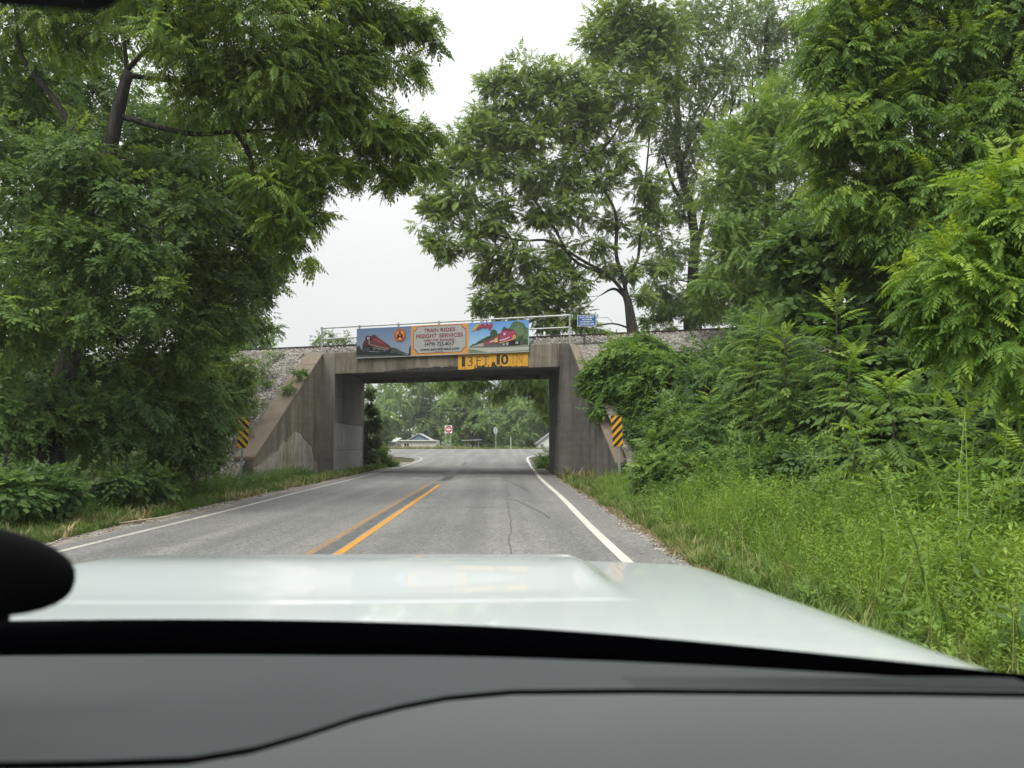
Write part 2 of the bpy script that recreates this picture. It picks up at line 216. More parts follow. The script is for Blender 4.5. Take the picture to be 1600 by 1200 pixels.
 'tall_ash': {'clumps': [(11.18, 47.0, 27.8, 2.35, 0.85), (13.19, 47.0, 26.12, 2.15, 0.85), (11.81, 46.5, 23.78, 2.13, 0.85), (10.15, 46.4, 21.66, 1.54, 0.85), (11.32, 46.4, 20.44, 1.74, 0.85),
                         (9.9, 46.4, 18.8, 1.08, 0.85), (12.7, 47.0, 21.52, 1.76, 0.85), (10.37, 46.6, 13.01, 1.32, 0.85), (9.83, 46.6, 11.2, 1.16, 0.85), (12.61, 47.0, 16.98, 1.56, 0.85),
                         (9.91, 46.6, 16.43, 1.24, 0.85), (12.92, 47.0, 12.1, 1.41, 0.85), (10.89, 46.6, 15.22, 1.16, 0.85), (10.85, 46.8, 10.05, 1.17, 0.85), (11.84, 47.0, 18.62, 1.41, 0.85),
                         (13.36, 47.0, 14.13, 0.86, 0.85), (13.8, 47.5, 28.96, 2.37, 0.85), (10.09, 47.0, 9.68, 0.86, 0.85), (12.88, 47.0, 9.69, 0.86, 0.85)],
              'limbs': [[(11.9, 47.0, 13.11), (12.93, 47.5, 15.91), (14.17, 48.0, 19.84), (15.08, 48.0, 24.09)], [(11.79, 47.0, 15.75), (10.52, 46.6, 17.25), (9.72, 46.4, 19.61)],
                        [(11.11, 47.0, 18.62), (12.29, 47.0, 21.1), (13.97, 47.0, 24.45)]],
              'trunk': [(11.58, 47.0, 8.09), (11.6, 47.0, 9.69), (11.94, 47.0, 12.91), (11.79, 47.0, 15.75), (11.11, 47.0, 18.62), (11.01, 47.0, 21.93), (11.15, 47.0, 26.11)]},
 'tree_of_heaven': {'clumps': [(7.05, 15.2, 9.54, 0.7, 0.85), (7.2, 15.0, 8.9, 0.75, 0.85), (6.66, 15.0, 8.36, 0.56, 0.85), (6.68, 14.8, 7.61, 0.62, 0.85), (7.14, 14.8, 8.01, 0.55, 0.85), (8.01, 15.0, 9.58, 1.0, 0.85),
                               (7.75, 14.6, 8.05, 0.73, 0.85), (7.21, 14.6, 7.14, 0.73, 0.85), (6.53, 14.8, 6.83, 0.37, 0.85), (6.89, 14.8, 6.31, 0.62, 0.85), (7.98, 14.4, 7.07, 0.72, 0.85),
                               (8.78, 14.6, 8.58, 0.85, 0.85), (9.45, 14.4, 9.26, 0.96, 0.85), (9.21, 15.0, 9.99, 1.0, 0.85), (9.63, 14.0, 7.92, 0.82, 0.85), (8.87, 14.0, 7.29, 0.7, 0.85), (8.32, 14.4, 6.19, 0.66, 0.85),
                               (7.67, 14.6, 6.12, 0.61, 0.85), (9.44, 13.8, 6.72, 0.57, 0.85), (8.82, 14.0, 6.18, 0.58, 0.85), (7.91, 14.4, 5.31, 0.6, 0.85), (7.37, 14.8, 5.54, 0.55, 0.85),
                               (8.65, 14.2, 5.25, 0.65, 0.85), (7.2, 15.2, 10.23, 0.76, 0.85), (6.73, 15.4, 9.23, 0.36, 0.85), (8.07, 15.0, 11.08, 1.12, 0.85), (9.91, 14.6, 10.84, 1.21, 0.85),
                               (10.54, 14.0, 9.05, 1.16, 0.85), (10.02, 13.6, 6.89, 0.79, 0.85)],
                    'limbs': [[(8.69, 15.3, 6.22), (7.68, 14.8, 6.96), (6.97, 14.6, 7.53)], [(8.65, 15.3, 6.75), (9.26, 14.8, 7.89), (9.68, 14.4, 8.62)], [(8.47, 15.2, 8.46), (7.74, 15.0, 9.31), (7.37, 15.0, 10.12)]],
                    'trunk': [(8.9, 15.5, -0.3), (8.92, 15.4, 3.86), (8.71, 15.3, 6.48), (8.47, 15.2, 8.46), (8.3, 15.0, 10.4)]},
 'twig_bush': {'base': (-9.91, 44.0, 6.15),
               'clumps': [(-10.66, 44.0, 7.14, 0.48, 0.85), (-9.75, 44.0, 7.33, 0.51, 0.85), (-8.83, 44.0, 7.18, 0.48, 0.85), (-10.18, 44.0, 6.89, 0.48, 0.85), (-9.19, 44.0, 6.89, 0.44, 0.85)]},
 'verge_bush': [(-6.84, 42.0, 0.63, 0.45, 0.85), (-6.5, 43.0, 0.47, 0.39, 0.85), (-6.11, 43.0, 0.19, 0.25, 0.85), (-6.73, 42.6, 1.04, 0.28, 0.85)],
 'walnut': {'clumps': [(-3.68, 39.4, 13.04, 0.98, 0.85), (-3.17, 39.4, 11.85, 0.85, 0.85), (-2.19, 39.6, 13.79, 1.25, 0.85), (-4.02, 39.4, 14.06, 0.59, 0.85), (-2.83, 39.4, 11.18, 0.59, 0.85),
                       (-1.52, 39.8, 11.96, 1.06, 0.85), (-0.86, 40.0, 13.22, 1.0, 0.85), (-1.69, 39.5, 15.3, 1.31, 0.85), (-2.87, 39.5, 15.64, 0.85, 0.85), (-0.52, 39.8, 16.28, 1.19, 0.85),
                       (-2.04, 39.6, 17.24, 1.19, 0.85), (-0.7, 39.8, 18.37, 1.39, 0.85), (0.5, 40.0, 17.41, 1.33, 0.85), (0.16, 40.0, 19.88, 1.33, 0.85), (-0.53, 40.0, 20.76, 0.73, 0.85),
                       (1.55, 40.4, 20.97, 1.41, 0.85), (2.58, 40.4, 19.54, 1.41, 0.85), (1.88, 40.2, 17.85, 1.34, 0.85), (3.3, 40.6, 21.25, 1.22, 0.85), (4.39, 41.0, 20.36, 1.36, 0.85), (4.02, 41.0, 18.55, 1.3, 0.85),
                       (1.18, 40.0, 15.49, 1.2, 0.85), (2.92, 40.4, 15.81, 1.21, 0.85), (4.37, 41.0, 17.11, 1.09, 0.85), (0.16, 40.0, 14.27, 1.0, 0.85), (1.88, 40.4, 13.7, 1.01, 0.85), (3.65, 41.0, 13.89, 1.23, 0.85),
                       (5.1, 41.4, 15.46, 1.24, 0.85), (6.21, 41.6, 17.35, 1.25, 0.85), (5.13, 41.4, 19.09, 1.17, 0.85), (5.95, 42.0, 21.58, 1.47, 0.85), (7.41, 43.0, 23.6, 1.79, 0.85), (6.5, 43.0, 25.53, 1.79, 0.85),
                       (5.32, 42.6, 23.96, 1.06, 0.85), (7.74, 42.0, 20.1, 1.4, 0.85), (8.16, 42.6, 15.88, 1.06, 0.85), (0.5, 40.2, 11.21, 1.2, 0.85), (-0.85, 40.0, 10.64, 0.8, 0.85), (1.87, 40.4, 10.57, 1.14, 0.85),
                       (3.29, 41.0, 11.59, 1.02, 0.85), (4.01, 41.4, 10.1, 0.83, 0.85), (-0.18, 40.4, 9.19, 1.14, 0.85), (-1.35, 40.0, 8.77, 0.47, 0.85), (1.53, 40.6, 8.88, 1.35, 0.85), (0.16, 40.4, 8.16, 0.87, 0.85),
                       (2.58, 41.0, 7.92, 0.96, 0.85), (4.0, 41.4, 8.33, 0.96, 0.85), (4.71, 41.6, 7.66, 0.69, 0.85), (2.93, 41.0, 9.31, 0.82, 0.85), (5.1, 41.6, 12.1, 0.83, 0.85), (6.2, 41.8, 13.42, 0.83, 0.85),
                       (8.16, 42.4, 13.05, 0.85, 0.85), (8.78, 42.4, 11.23, 0.78, 0.85), (7.16, 42.4, 10.86, 0.56, 0.85), (7.9, 42.6, 9.45, 0.64, 0.85), (8.5, 42.6, 14.4, 0.92, 0.85), (5.64, 41.8, 10.9, 0.63, 0.85),
                       (9.47, 43.0, 24.77, 1.65, 0.85), (9.06, 43.0, 22.08, 1.43, 0.85), (8.0, 43.0, 26.31, 1.79, 0.85)],
            'limbs': [[(6.76, 42.0, 9.58), (5.78, 41.5, 10.48), (4.15, 41.0, 11.42), (2.22, 40.6, 12.01), (-0.18, 40.0, 12.12), (-2.36, 39.6, 12.76), (-3.85, 39.4, 12.87)],
                      [(5.78, 41.5, 10.48), (3.98, 41.0, 11.24), (2.75, 40.6, 13.06), (1.52, 40.0, 14.62), (0.16, 39.8, 15.76), (-1.53, 39.5, 16.16)],
                      [(6.9, 42.0, 9.33), (6.36, 41.8, 11.98), (5.81, 41.5, 14.41), (4.54, 41.0, 16.39), (3.29, 40.6, 17.84), (2.24, 40.4, 19.72)],
                      [(6.72, 42.0, 9.69), (7.42, 42.4, 11.77), (8.07, 42.6, 14.4), (8.22, 42.8, 17.82), (7.94, 43.0, 21.31), (6.49, 43.0, 24.75)], [(7.04, 42.0, 9.16), (6.25, 42.4, 9.88), (5.38, 42.6, 9.55)],
                      [(4.54, 41.0, 16.39), (6.19, 41.4, 18.18), (7.13, 41.6, 20.29)]],
            'trunk': [(7.29, 42.0, 6.48), (7.23, 42.0, 7.55), (7.03, 42.0, 8.8), (6.72, 42.0, 9.69)]}}
# ------------------------------------------------------------------ helpers: materials
def new_mat(name):
    m = bpy.data.materials.new(name)
    m.use_nodes = True
    m.node_tree.nodes.clear()
    return m, m.node_tree

def N(nt, kind, **inp):
    n = nt.nodes.new(kind)
    for k, v in inp.items():
        if k.startswith('_'):
            setattr(n, k[1:], v)
        else:
            n.inputs[k.replace('__', ' ')].default_value = v
    return n

def rgba(c):
    return (c[0], c[1], c[2], 1.0)

def out(nt, shader):
    o = nt.nodes.new('ShaderNodeOutputMaterial')
    nt.links.new(shader, o.inputs['Surface'])

def coords(nt, kind='Object', scale=(1, 1, 1)):
    t = nt.nodes.new('ShaderNodeTexCoord')
    mp = nt.nodes.new('ShaderNodeMapping')
    mp.inputs['Scale'].default_value = scale
    nt.links.new(t.outputs[kind], mp.inputs['Vector'])
    return mp.outputs['Vector']

def noise_fac(nt, vec, scale, detail=4, rough=0.55, lo=0.35, hi=0.65, dist=0.0):
    n = N(nt, 'ShaderNodeTexNoise', Scale=scale, Detail=detail, Roughness=rough, Distortion=dist)
    nt.links.new(vec, n.inputs['Vector'])
    m = nt.nodes.new('ShaderNodeMapRange')
    m.inputs['From Min'].default_value = lo
    m.inputs['From Max'].default_value = hi
    nt.links.new(n.outputs['Fac'], m.inputs['Value'])
    return m.outputs[0]

def mixc(nt, fac, a, b):
    m = nt.nodes.new('ShaderNodeMix'); m.data_type = 'RGBA'
    if isinstance(fac, (int, float)): m.inputs['Factor'].default_value = fac
    else: nt.links.new(fac, m.inputs['Factor'])
    for s, v in (('A', a), ('B', b)):
        if isinstance(v, (tuple, list)): m.inputs[s].default_value = rgba(v)
        else: nt.links.new(v, m.inputs[s])
    return m.outputs['Result']

def mathn(nt, op, a, b=0.0):
    m = nt.nodes.new('ShaderNodeMath'); m.operation = op
    for i, v in enumerate((a, b)):
        if isinstance(v, (int, float)): m.inputs[i].default_value = v
        else: nt.links.new(v, m.inputs[i])
    return m.outputs[0]

def bump(nt, height, strength=0.3, dist=0.02):
    b = N(nt, 'ShaderNodeBump', Strength=strength, Distance=dist)
    nt.links.new(height, b.inputs['Height'])
    return b.outputs['Normal']

def principled(nt, color, rough=0.6, metal=0.0, spec=0.5, normal=None, coat=0.0):
    p = nt.nodes.new('ShaderNodeBsdfPrincipled')
    if isinstance(color, (tuple, list)): p.inputs['Base Color'].default_value = rgba(color)
    else: nt.links.new(color, p.inputs['Base Color'])
    if isinstance(rough, (int, float)): p.inputs['Roughness'].default_value = rough
    else: nt.links.new(rough, p.inputs['Roughness'])
    p.inputs['Metallic'].default_value = metal
    p.inputs['Specular IOR Level'].default_value = spec
    p.inputs['Coat Weight'].default_value = coat
    p.inputs['Coat Roughness'].default_value = 0.03
    if normal is not None: nt.links.new(normal, p.inputs['Normal'])
    return p.outputs[0]

def simple(name, color, rough=0.6, metal=0.0, spec=0.5, var=0.12, scale=6.0, bmp=0.0):
    m, nt = new_mat(name)
    v = coords(nt)
    f = noise_fac(nt, v, scale)
    c = mixc(nt, f, tuple(x * (1 - var) for x in color), tuple(min(1, x * (1 + var)) for x in color))
    nrm = bump(nt, noise_fac(nt, v, scale * 8), bmp, 0.01) if bmp else None
    out(nt, principled(nt, c, rough, metal, spec, nrm))
    return m

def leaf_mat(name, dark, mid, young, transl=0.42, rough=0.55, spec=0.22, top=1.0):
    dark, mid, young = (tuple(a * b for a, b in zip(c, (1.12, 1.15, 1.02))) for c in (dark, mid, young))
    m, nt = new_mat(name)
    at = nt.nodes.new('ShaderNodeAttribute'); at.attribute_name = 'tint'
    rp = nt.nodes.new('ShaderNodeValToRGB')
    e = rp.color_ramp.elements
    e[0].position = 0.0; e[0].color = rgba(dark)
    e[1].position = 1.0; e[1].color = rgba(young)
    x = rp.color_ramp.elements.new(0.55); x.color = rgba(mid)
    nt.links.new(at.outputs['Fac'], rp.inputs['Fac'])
    p = nt.nodes.new('ShaderNodeBsdfPrincipled')
    nt.links.new(rp.outputs['Color'], p.inputs['Base Color'])
    p.inputs['Roughness'].default_value = rough
    p.inputs['Specular IOR Level'].default_value = spec
    t = nt.nodes.new('ShaderNodeBsdfTranslucent')
    hs = N(nt, 'ShaderNodeHueSaturation', Hue=0.485, Saturation=1.1, Value=1.15)
    nt.links.new(rp.outputs['Color'], hs.inputs['Color'])
    nt.links.new(hs.outputs[0], t.inputs['Color'])
    mx = nt.nodes.new('ShaderNodeMixShader')
    mx.inputs[0].default_value = transl
    nt.links.new(p.outputs[0], mx.inputs[1]); nt.links.new(t.outputs[0], mx.inputs[2])
    out(nt, mx.outputs[0])
    return m

M = {}
M['leaf_hickory'] = leaf_mat('hickory_leaf', (.066, .112, .03), (.135, .21, .044), (.265, .345, .06), transl=.45)
M['leaf_elm'] = leaf_mat('elm_leaf', (.055, .096, .038), (.10, .162, .05), (.19, .27, .06), transl=.42)
M['leaf_box'] = leaf_mat('box_elder_leaf', (.06, .105, .034), (.115, .18, .046), (.205, .28, .058))
M['leaf_walnut'] = leaf_mat('walnut_leaf', (.078, .13, .038), (.15, .22, .054), (.235, .31, .07), transl=.45)
M['leaf_ash'] = leaf_mat('ash_leaf', (.095, .145, .066), (.155, .215, .088), (.21, .27, .10), transl=.45)
M['leaf_locust'] = leaf_mat('locust_leaf', (.08, .14, .04), (.15, .23, .056), (.24, .32, .07), transl=.42)
M['leaf_heaven'] = leaf_mat('ailanthus_leaf', (.056, .108, .026), (.12, .20, .038), (.26, .345, .055))
M['leaf_bright'] = leaf_mat('young_ailanthus_leaf', (.07, .135, .028), (.13, .225, .04), (.25, .34, .055))
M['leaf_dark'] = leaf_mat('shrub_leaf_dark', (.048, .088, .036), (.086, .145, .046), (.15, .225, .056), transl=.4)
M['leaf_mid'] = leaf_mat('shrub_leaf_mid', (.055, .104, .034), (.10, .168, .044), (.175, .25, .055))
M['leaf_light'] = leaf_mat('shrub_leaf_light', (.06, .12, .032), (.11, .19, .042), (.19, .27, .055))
M['leaf_far'] = leaf_mat('distant_leaf', (.085, .14, .05), (.135, .205, .062), (.20, .275, .075), transl=.4)
M['weed'] = leaf_mat('weed_leaf', (.075, .14, .03), (.165, .255, .05), (.27, .345, .075), transl=.42)
M['grass'] = leaf_mat('grass_blade', (.065, .115, .032), (.14, .20, .055), (.36, .31, .16), transl=.35)
M['drygrass'] = leaf_mat('dry_grass_blade', (.12, .13, .055), (.26, .22, .12), (.42, .34, .22), transl=.3)

def bark_mat(name, a, b):
    m, nt = new_mat(name)
    v = coords(nt, scale=(9, 9, 1.6))
    f = noise_fac(nt, v, 1.4, 6, .65, .38, .62)
    c = mixc(nt, f, a, b)
    out(nt, principled(nt, c, .9, spec=.2, normal=bump(nt, f, .8, .03)))
    return m
M['bark'] = bark_mat('bark_dark', (.018, .016, .015), (.06, .054, .048))
M['bark_grey'] = bark_mat('bark_grey', (.03, .028, .025), (.095, .088, .078))
M['stem_green'] = simple('green_stem', (.17, .25, .07), .6)
M['stem_brown'] = simple('woody_stem', (.07, .055, .04), .8)

# ------------------------------------------------------------------ helpers: objects
def link(o):
    COL.objects.link(o)
    return o

def tag(o, label=None, cat=None, group=None, kind=None):
    if label: o['label'] = label
    if cat: o['category'] = cat
    if group: o['group'] = group
    if kind: o['kind'] = kind
    return o

def empty(name, loc, label=None, cat=None, group=None, rotz=0.0):
    o = bpy.data.objects.new(name, None)
    o.empty_display_size = 0.2
    o.location = loc
    o.rotation_euler = (0, 0, rotz)
    link(o)
    return tag(o, label, cat, group)

def np_mesh(name, V, T, mat=None, tint=None, smooth=False, nper=None):
    """V (n,3), T (m,k) all faces with k corners, or a list of tuples of mixed size."""
    me = bpy.data.meshes.new(name)
    V = np.asarray(V, dtype=np.float32).reshape(-1, 3)
    if isinstance(T, np.ndarray):
        m, k = T.shape
        me.vertices.add(len(V)); me.loops.add(m * k); me.polygons.add(m)
        me.vertices.foreach_set('co', V.ravel())
        me.loops.foreach_set('vertex_index', T.astype(np.int32).ravel())
        me.polygons.foreach_set('loop_start', np.arange(0, m * k, k, dtype=np.int32))
        me.update(calc_edges=True)
    else:
        me.from_pydata([tuple(v) for v in V.tolist()], [], [tuple(t) for t in T])
        me.update()
    if tint is not None:
        a = me.attributes.new('tint', 'FLOAT', 'POINT')
        a.data.foreach_set('value', np.asarray(tint, dtype=np.float32))
    if mat: me.materials.append(mat)
    if smooth:
        me.polygons.foreach_set('use_smooth', np.ones(len(me.polygons), dtype=bool))
    return me

def put(name, me, parent=None, loc=None):
    o = bpy.data.objects.new(name, me)
    link(o)
    if parent is not None: o.parent = parent
    if loc is not None: o.location = loc
    return o

class MB:
    """Collects faces of any size, builds them as ONE mesh object."""
    def __init__(s): s.v = []; s.f = []
    def add(s, V, F):
        n = len(s.v); s.v += [tuple(map(float, p)) for p in V]; s.f += [tuple(i + n for i in f) for f in F]
        return s
    def box(s, lo, hi):
        x0, y0, z0 = lo; x1, y1, z1 = hi
        return s.add([(x0, y0, z0), (x1, y0, z0), (x1, y1, z0), (x0, y1, z0), (x0, y0, z1), (x1, y0, z1), (x1, y1, z1), (x0, y1, z1)],
                     [(0, 3, 2, 1), (4, 5, 6, 7), (0, 1, 5, 4), (1, 2, 6, 5), (2, 3, 7, 6), (3, 0, 4, 7)])
    def prism(s, poly, z0, z1):
        n = len(poly)
        zz0 = z0 if hasattr(z0, '__len__') else [z0] * n
        zz1 = z1 if hasattr(z1, '__len__') else [z1] * n
        V = [(p[0], p[1], zz0[i]) for i, p in enumerate(poly)] + [(p[0], p[1], zz1[i]) for i, p in enumerate(poly)]
        F = [tuple(range(n))[::-1], tuple(range(n, 2 * n))] + [(i, (i + 1) % n, n + (i + 1) % n, n + i) for i in range(n)]
        return s.add(V, F)
    def tube(s, pts, rad, sides=8, caps=True):
        pts = [Vector(p) for p in pts]
        k = len(pts)
        if not hasattr(rad, '__len__'): rad = [rad] * k
        ref = None
        n0 = len(s.v); V = []; F = []
        for i, p in enumerate(pts):
            t = (pts[min(i + 1, k - 1)] - pts[max(i - 1, 0)])
            if t.length < 1e-9: t = Vector((0, 0, 1))
            t.normalize()
            if ref is None: ref = t.orthogonal().normalized()
            ref = (ref - t * ref.dot(t))
            ref = ref.normalized() if ref.length > 1e-6 else t.orthogonal().normalized()
            b = t.cross(ref)
            for j in range(sides):
                a = 2 * math.pi * j / sides
                V.append(p + (ref * math.cos(a) + b * math.sin(a)) * rad[i])
        for i in range(k - 1):
            for j in range(sides):
                j2 = (j + 1) % sides
                F.append((i * sides + j, i * sides + j2, (i + 1) * sides + j2, (i + 1) * sides + j))
        if caps:
            F.append(tuple(range(sides))[::-1]); F.append(tuple((k - 1) * sides + j for j in range(sides)))
        return s.add(V, F)
    def build(s, name, mat, parent=None, off=(0, 0, 0), smooth=False, bevel=0.0, mesh_only=False):
        V = np.asarray(s.v, dtype=np.float32) - np.asarray(off, dtype=np.float32)
        me = np_mesh(name, V, s.f, mat)
        bm = bmesh.new(); bm.from_mesh(me)
        bmesh.ops.recalc_face_normals(bm, faces=bm.faces)
        if bevel:
            bmesh.ops.bevel(bm, geom=[e for e in bm.edges if len(e.link_faces) == 2 and e.calc_face_angle(0) > 0.5], offset=bevel, segments=1, affect='EDGES', clamp_overlap=True)
        bm.to_mesh(me); bm.free()
        if smooth: me.polygons.foreach_set('use_smooth', np.ones(len(me.polygons), dtype=bool))
        if mesh_only: return me
        return put(name, me, parent)

def smoothpath(pts, n=6):
    """Catmull-Rom through the points."""
    P = [Vector(p) for p in pts]
    P = [P[0] * 2 - P[1]] + P + [P[-1] * 2 - P[-2]]
    o = []
    for i in range(1, len(P) - 2):
        a, b, c, d = P[i - 1:i + 3]
        for k in range(n):
            t = k / n
            o.append(0.5 * ((2 * b) + (c - a) * t + (2 * a - 5 * b + 4 * c - d) * t * t + (3 * b - a - 3 * c + d) * t ** 3))
    o.append(P[-2])
    return o

# ------------------------------------------------------------------ leaf templates (local: axis +Y, face +Z)
def leaflet(V, T, base, d, n, L, W, fold=0.25, droop=0.2, four=False):
    """a pointed leaf blade: two halves folded along the midrib"""
    d = np.asarray(d, float); d /= np.linalg.norm(d)
    n = np.asarray(n, float); n = n - d * n.dot(d); n /= np.linalg.norm(n)
    x = np.cross(d, n)
    b = np.asarray(base, float)
    i = len(V)
    m = b + d * L * .42
    tip = b + d * L - n * L * droop
    V += [b, m + x * W * .5 - n * W * fold * .5, tip, m - x * W * .5 - n * W * fold * .5]
    if four == 'one':
        del V[-4:]
        V += [b + x * W * .42, tip, b - x * W * .42 + d * L * .1]
        T += [(i, i + 1, i + 2)]
    elif four:
        V.append(m - n * L * droop * .15 + n * W * .04)
        T += [(i, i + 1, i + 4), (i + 1, i + 2, i + 4), (i + 4, i + 2, i + 3), (i, i + 4, i + 3)]
    else:
        T += [(i, i + 1, i + 2), (i, i + 2, i + 3)]

def pinnate(seed, pairs=7, ll=.30, lw=.085, droop=.25, ldroop=.25, angle=62, four=False, stalk=.12):
    r = random.Random(seed)
    V, T = [], []
    def P(t): return np.array([0.03 * math.sin(3 * t + seed), t * (1 - .06 * t), .10 * t - droop * t * t])
    for k in range(pairs):
        t = stalk + (1 - stalk) * (k + .3) / pairs * .95
        s = math.sin(math.pi * (0.18 + .72 * (k + .5) / pairs)) ** .6
        for sg in (-1, 1):
            a = R(angle - 22 * k / pairs + r.uniform(-9, 9))
            d = (sg * math.sin(a), math.cos(a), -ldroop - r.uniform(0, .25))
            leaflet(V, T, P(t + r.uniform(-.015, .015)), d, (r.uniform(-.2, .2), r.uniform(-.2, .2), 1), ll * s * r.uniform(.85, 1.1), lw * r.uniform(.85, 1.15), .3, .18, four)
    leaflet(V, T, P(.97), (0, 1, -droop), (0, 0, 1), ll * .9, lw, .3, .2, four)
    # rachis
    i = len(V)
    V += [P(0) + np.array([-.006, 0, 0]), P(0) + np.array([.006, 0, 0]), P(.55) + np.array([.005, 0, 0]), P(.55) - np.array([.005, 0, 0]), P(1)]
    T += [(i, i + 1, i + 2), (i, i + 2, i + 3), (i + 3, i + 2, i + 4)]
    return np.array(V), np.array(T)

def sprig(seed, n=10, ll=.30, lw=.17, droop=.2, four=False):
    """a short twig with alternate simple leaves"""
    r = random.Random(seed)
    V, T = [], []
    def P(t): return np.array([.05 * math.sin(5 * t + seed), t * .85, -droop * t * t])
    for k in range(n):
        t = .1 + .85 * k / n
        sg = 1 if k % 2 else -1
        a = R(r.uniform(35, 75))
        leaflet(V, T, P(t), (sg * math.sin(a), math.cos(a), r.uniform(-.7, .15)), (r.uniform(-.5, .5), r.uniform(-.5, .5), 1), ll * r.uniform(.75, 1.15), lw * r.uniform(.8, 1.2), .25, .15, four)
    leaflet(V, T, P(.95), (0, 1, -.2), (0, 0, 1), ll, lw, .25, .15, four)
    i = len(V)
    V += [P(0) + np.array([-.008, 0, 0]), P(0) + np.array([.008, 0, 0]), P(1)]
    T += [(i, i + 1, i + 2)]
    return np.array(V), np.array(T)

TPL = {
    'pinn': [pinnate(s, 5, .36, .15, .25, .3, 58) for s in range(4)],
    'pinn_fine': [pinnate(s + 10, 6, .26, .105, .22, .2) for s in range(4)],
    'pinn_droop': [pinnate(s + 20, 6, .31, .095, .36, .42) for s in range(4)],
    'pinn_big': [pinnate(s + 30, 9, .25, .072, .36, .35, 68) for s in range(4)],
    'simple': [sprig(s, 9, .26, .15) for s in range(4)],
    'broad': [sprig(s + 40, 6, .36, .27, .25) for s in range(4)],
    'clumpleaf': [sprig(s + 50, 8, .36, .30, .3, 'one') for s in range(4)],
    'simple_far': [sprig(s + 60, 10, .26, .20, .2, 'one') for s in range(4)],
    'sapling': [pinnate(s + 80, 9, .25, .075, .36, .35, 68, True) for s in range(4)],
}

def frames(axis, up):
    a = axis / np.maximum(np.linalg.norm(axis, axis=1, keepdims=True), 1e-9)
    z = up - a * np.sum(a * up, axis=1, keepdims=True)
    zl = np.linalg.norm(z, axis=1, keepdims=True)
    bad = zl[:, 0] < 1e-4
    z[bad] = np.cross(a[bad], np.array([1.0, 0.1, 0.0])); zl = np.linalg.norm(z, axis=1, keepdims=True)
    z = z / zl
    x = np.cross(a, z)
    return np.stack([x, a, z], axis=2)          # columns

def tile(tpl, pos, Rm, scale, tint, jitter=.06):
    """copies of the templates at every frame -> V, T, tint"""
    n = len(pos)
    which = rng.integers(0, len(tpl), n)
    Vs, Ts, ts, base = [], [], [], 0
    for w, (V, T) in enumerate(tpl):
        idx = np.nonzero(which == w)[0]
        if not len(idx): continue
        W = np.einsum('kij,vj->kvi', Rm[idx], V) * scale[idx][:, None, None] + pos[idx][:, None, :]
        k, nv = len(idx), len(V)
        Vs.append(W.reshape(-1, 3))
        Ts.append((T[None] + (np.arange(k) * nv)[:, None, None] + base).reshape(-1, 3))
        ts.append((tint[idx][:, None] + rng.normal(0, jitter, (k, nv))).ravel())
        base += k * nv
    return np.concatenate(Vs), np.concatenate(Ts), np.clip(np.concatenate(ts), 0, 1)

TRI = 0
def unit(n):
    v = rng.normal(size=(n, 3)); return v / np.linalg.norm(v, axis=1, keepdims=True)

def foliage(clumps, boughs=9, per=24, leaf=.45, spread=.42, flat=.62, droop=.3, fill=.1, tint_mu=.42, young=.25, reach=(.45, .92)):
    """leaf frames for a crown: clumps > boughs > leaves. Returns pos, axis, up, scale, tint, bough list"""
    Ps, As, Us, Ss, Ts, B = [], [], [], [], [], []
    rref = float(np.mean([c[3] for c in clumps]))
    for (cx, cy, cz, r, asp) in clumps:
        c = np.array([cx, cy, cz]); rad = np.array([r, r, r * asp])
        nb = max(1, int(round(boughs * min(2.0, (r / rref) ** 1.7) * rng.uniform(.8, 1.2))))
        d = unit(nb); d[:, 2] = d[:, 2] * .9 + .12
        bc = c + d * rad * rng.uniform(*reach, (nb, 1))
        bs = r * spread * rng.uniform(.7, 1.3, nb)
        bt = rng.normal(0, .13, nb)
        isyoung = rng.random(nb) < young
        for i in range(nb):
            B.append((tuple(c), tuple(bc[i]), bs[i]))
            k = max(3, int(per * rng.uniform(.75, 1.25)))
            q = unit(k) * (rng.random((k, 1)) ** .45)
            outw = d[i] / np.linalg.norm(d[i])
            off = q * bs[i] * np.array([1.15, 1.15, flat])
            off[:, 2] -= (off[:, 0] ** 2 + off[:, 1] ** 2) / max(bs[i], .05) * .22
            p = bc[i] + off
            ax = off / bs[i] * .9 + outw * .45 + rng.normal(0, .35, (k, 3)) + np.array([0, 0, -droop])
            u = np.array([0, 0, 1.0]) + outw * .45 + off / bs[i] * .3 + rng.normal(0, .32, (k, 3))
            rel = (off[:, 2] / bs[i])
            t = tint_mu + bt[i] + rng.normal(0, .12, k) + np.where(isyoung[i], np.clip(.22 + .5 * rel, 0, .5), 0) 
            Ps.append(p); As.append(ax); Us.append(u); Ts.append(t)
            Ss.append(leaf * rng.uniform(.55, 1.25, k) * rng.uniform(.8, 1.15))
        k = int(nb * per * fill)
        if k:
            p = c + unit(k) * rad * (rng.random((k, 1)) ** .4) * .85
            Ps.append(p); As.append(unit(k) + np.array([0, 0, -droop])); Us.append(np.array([0, 0, 1.0]) + rng.normal(0, .5, (k, 3)))
            Ts.append(tint_mu - .05 + rng.normal(0, .12, k)); Ss.append(leaf * rng.uniform(.7, 1.1, k))
    return np.concatenate(Ps), np.concatenate(As), np.concatenate(Us), np.concatenate(Ss), np.clip(np.concatenate(Ts), 0, 1), B

CAMP = np.array([0, 0, 1.39])
def in_view(p, margin=1.05):
    q = p - CAMP
    y = np.maximum(q[:, 1], .01)
    u = q[:, 0] / y; v = q[:, 2] / y
    return (q[:, 1] > .5) & (u > -.66 * margin) & (u < .69 * margin) & (v > -.45) & (v < .60 * margin)

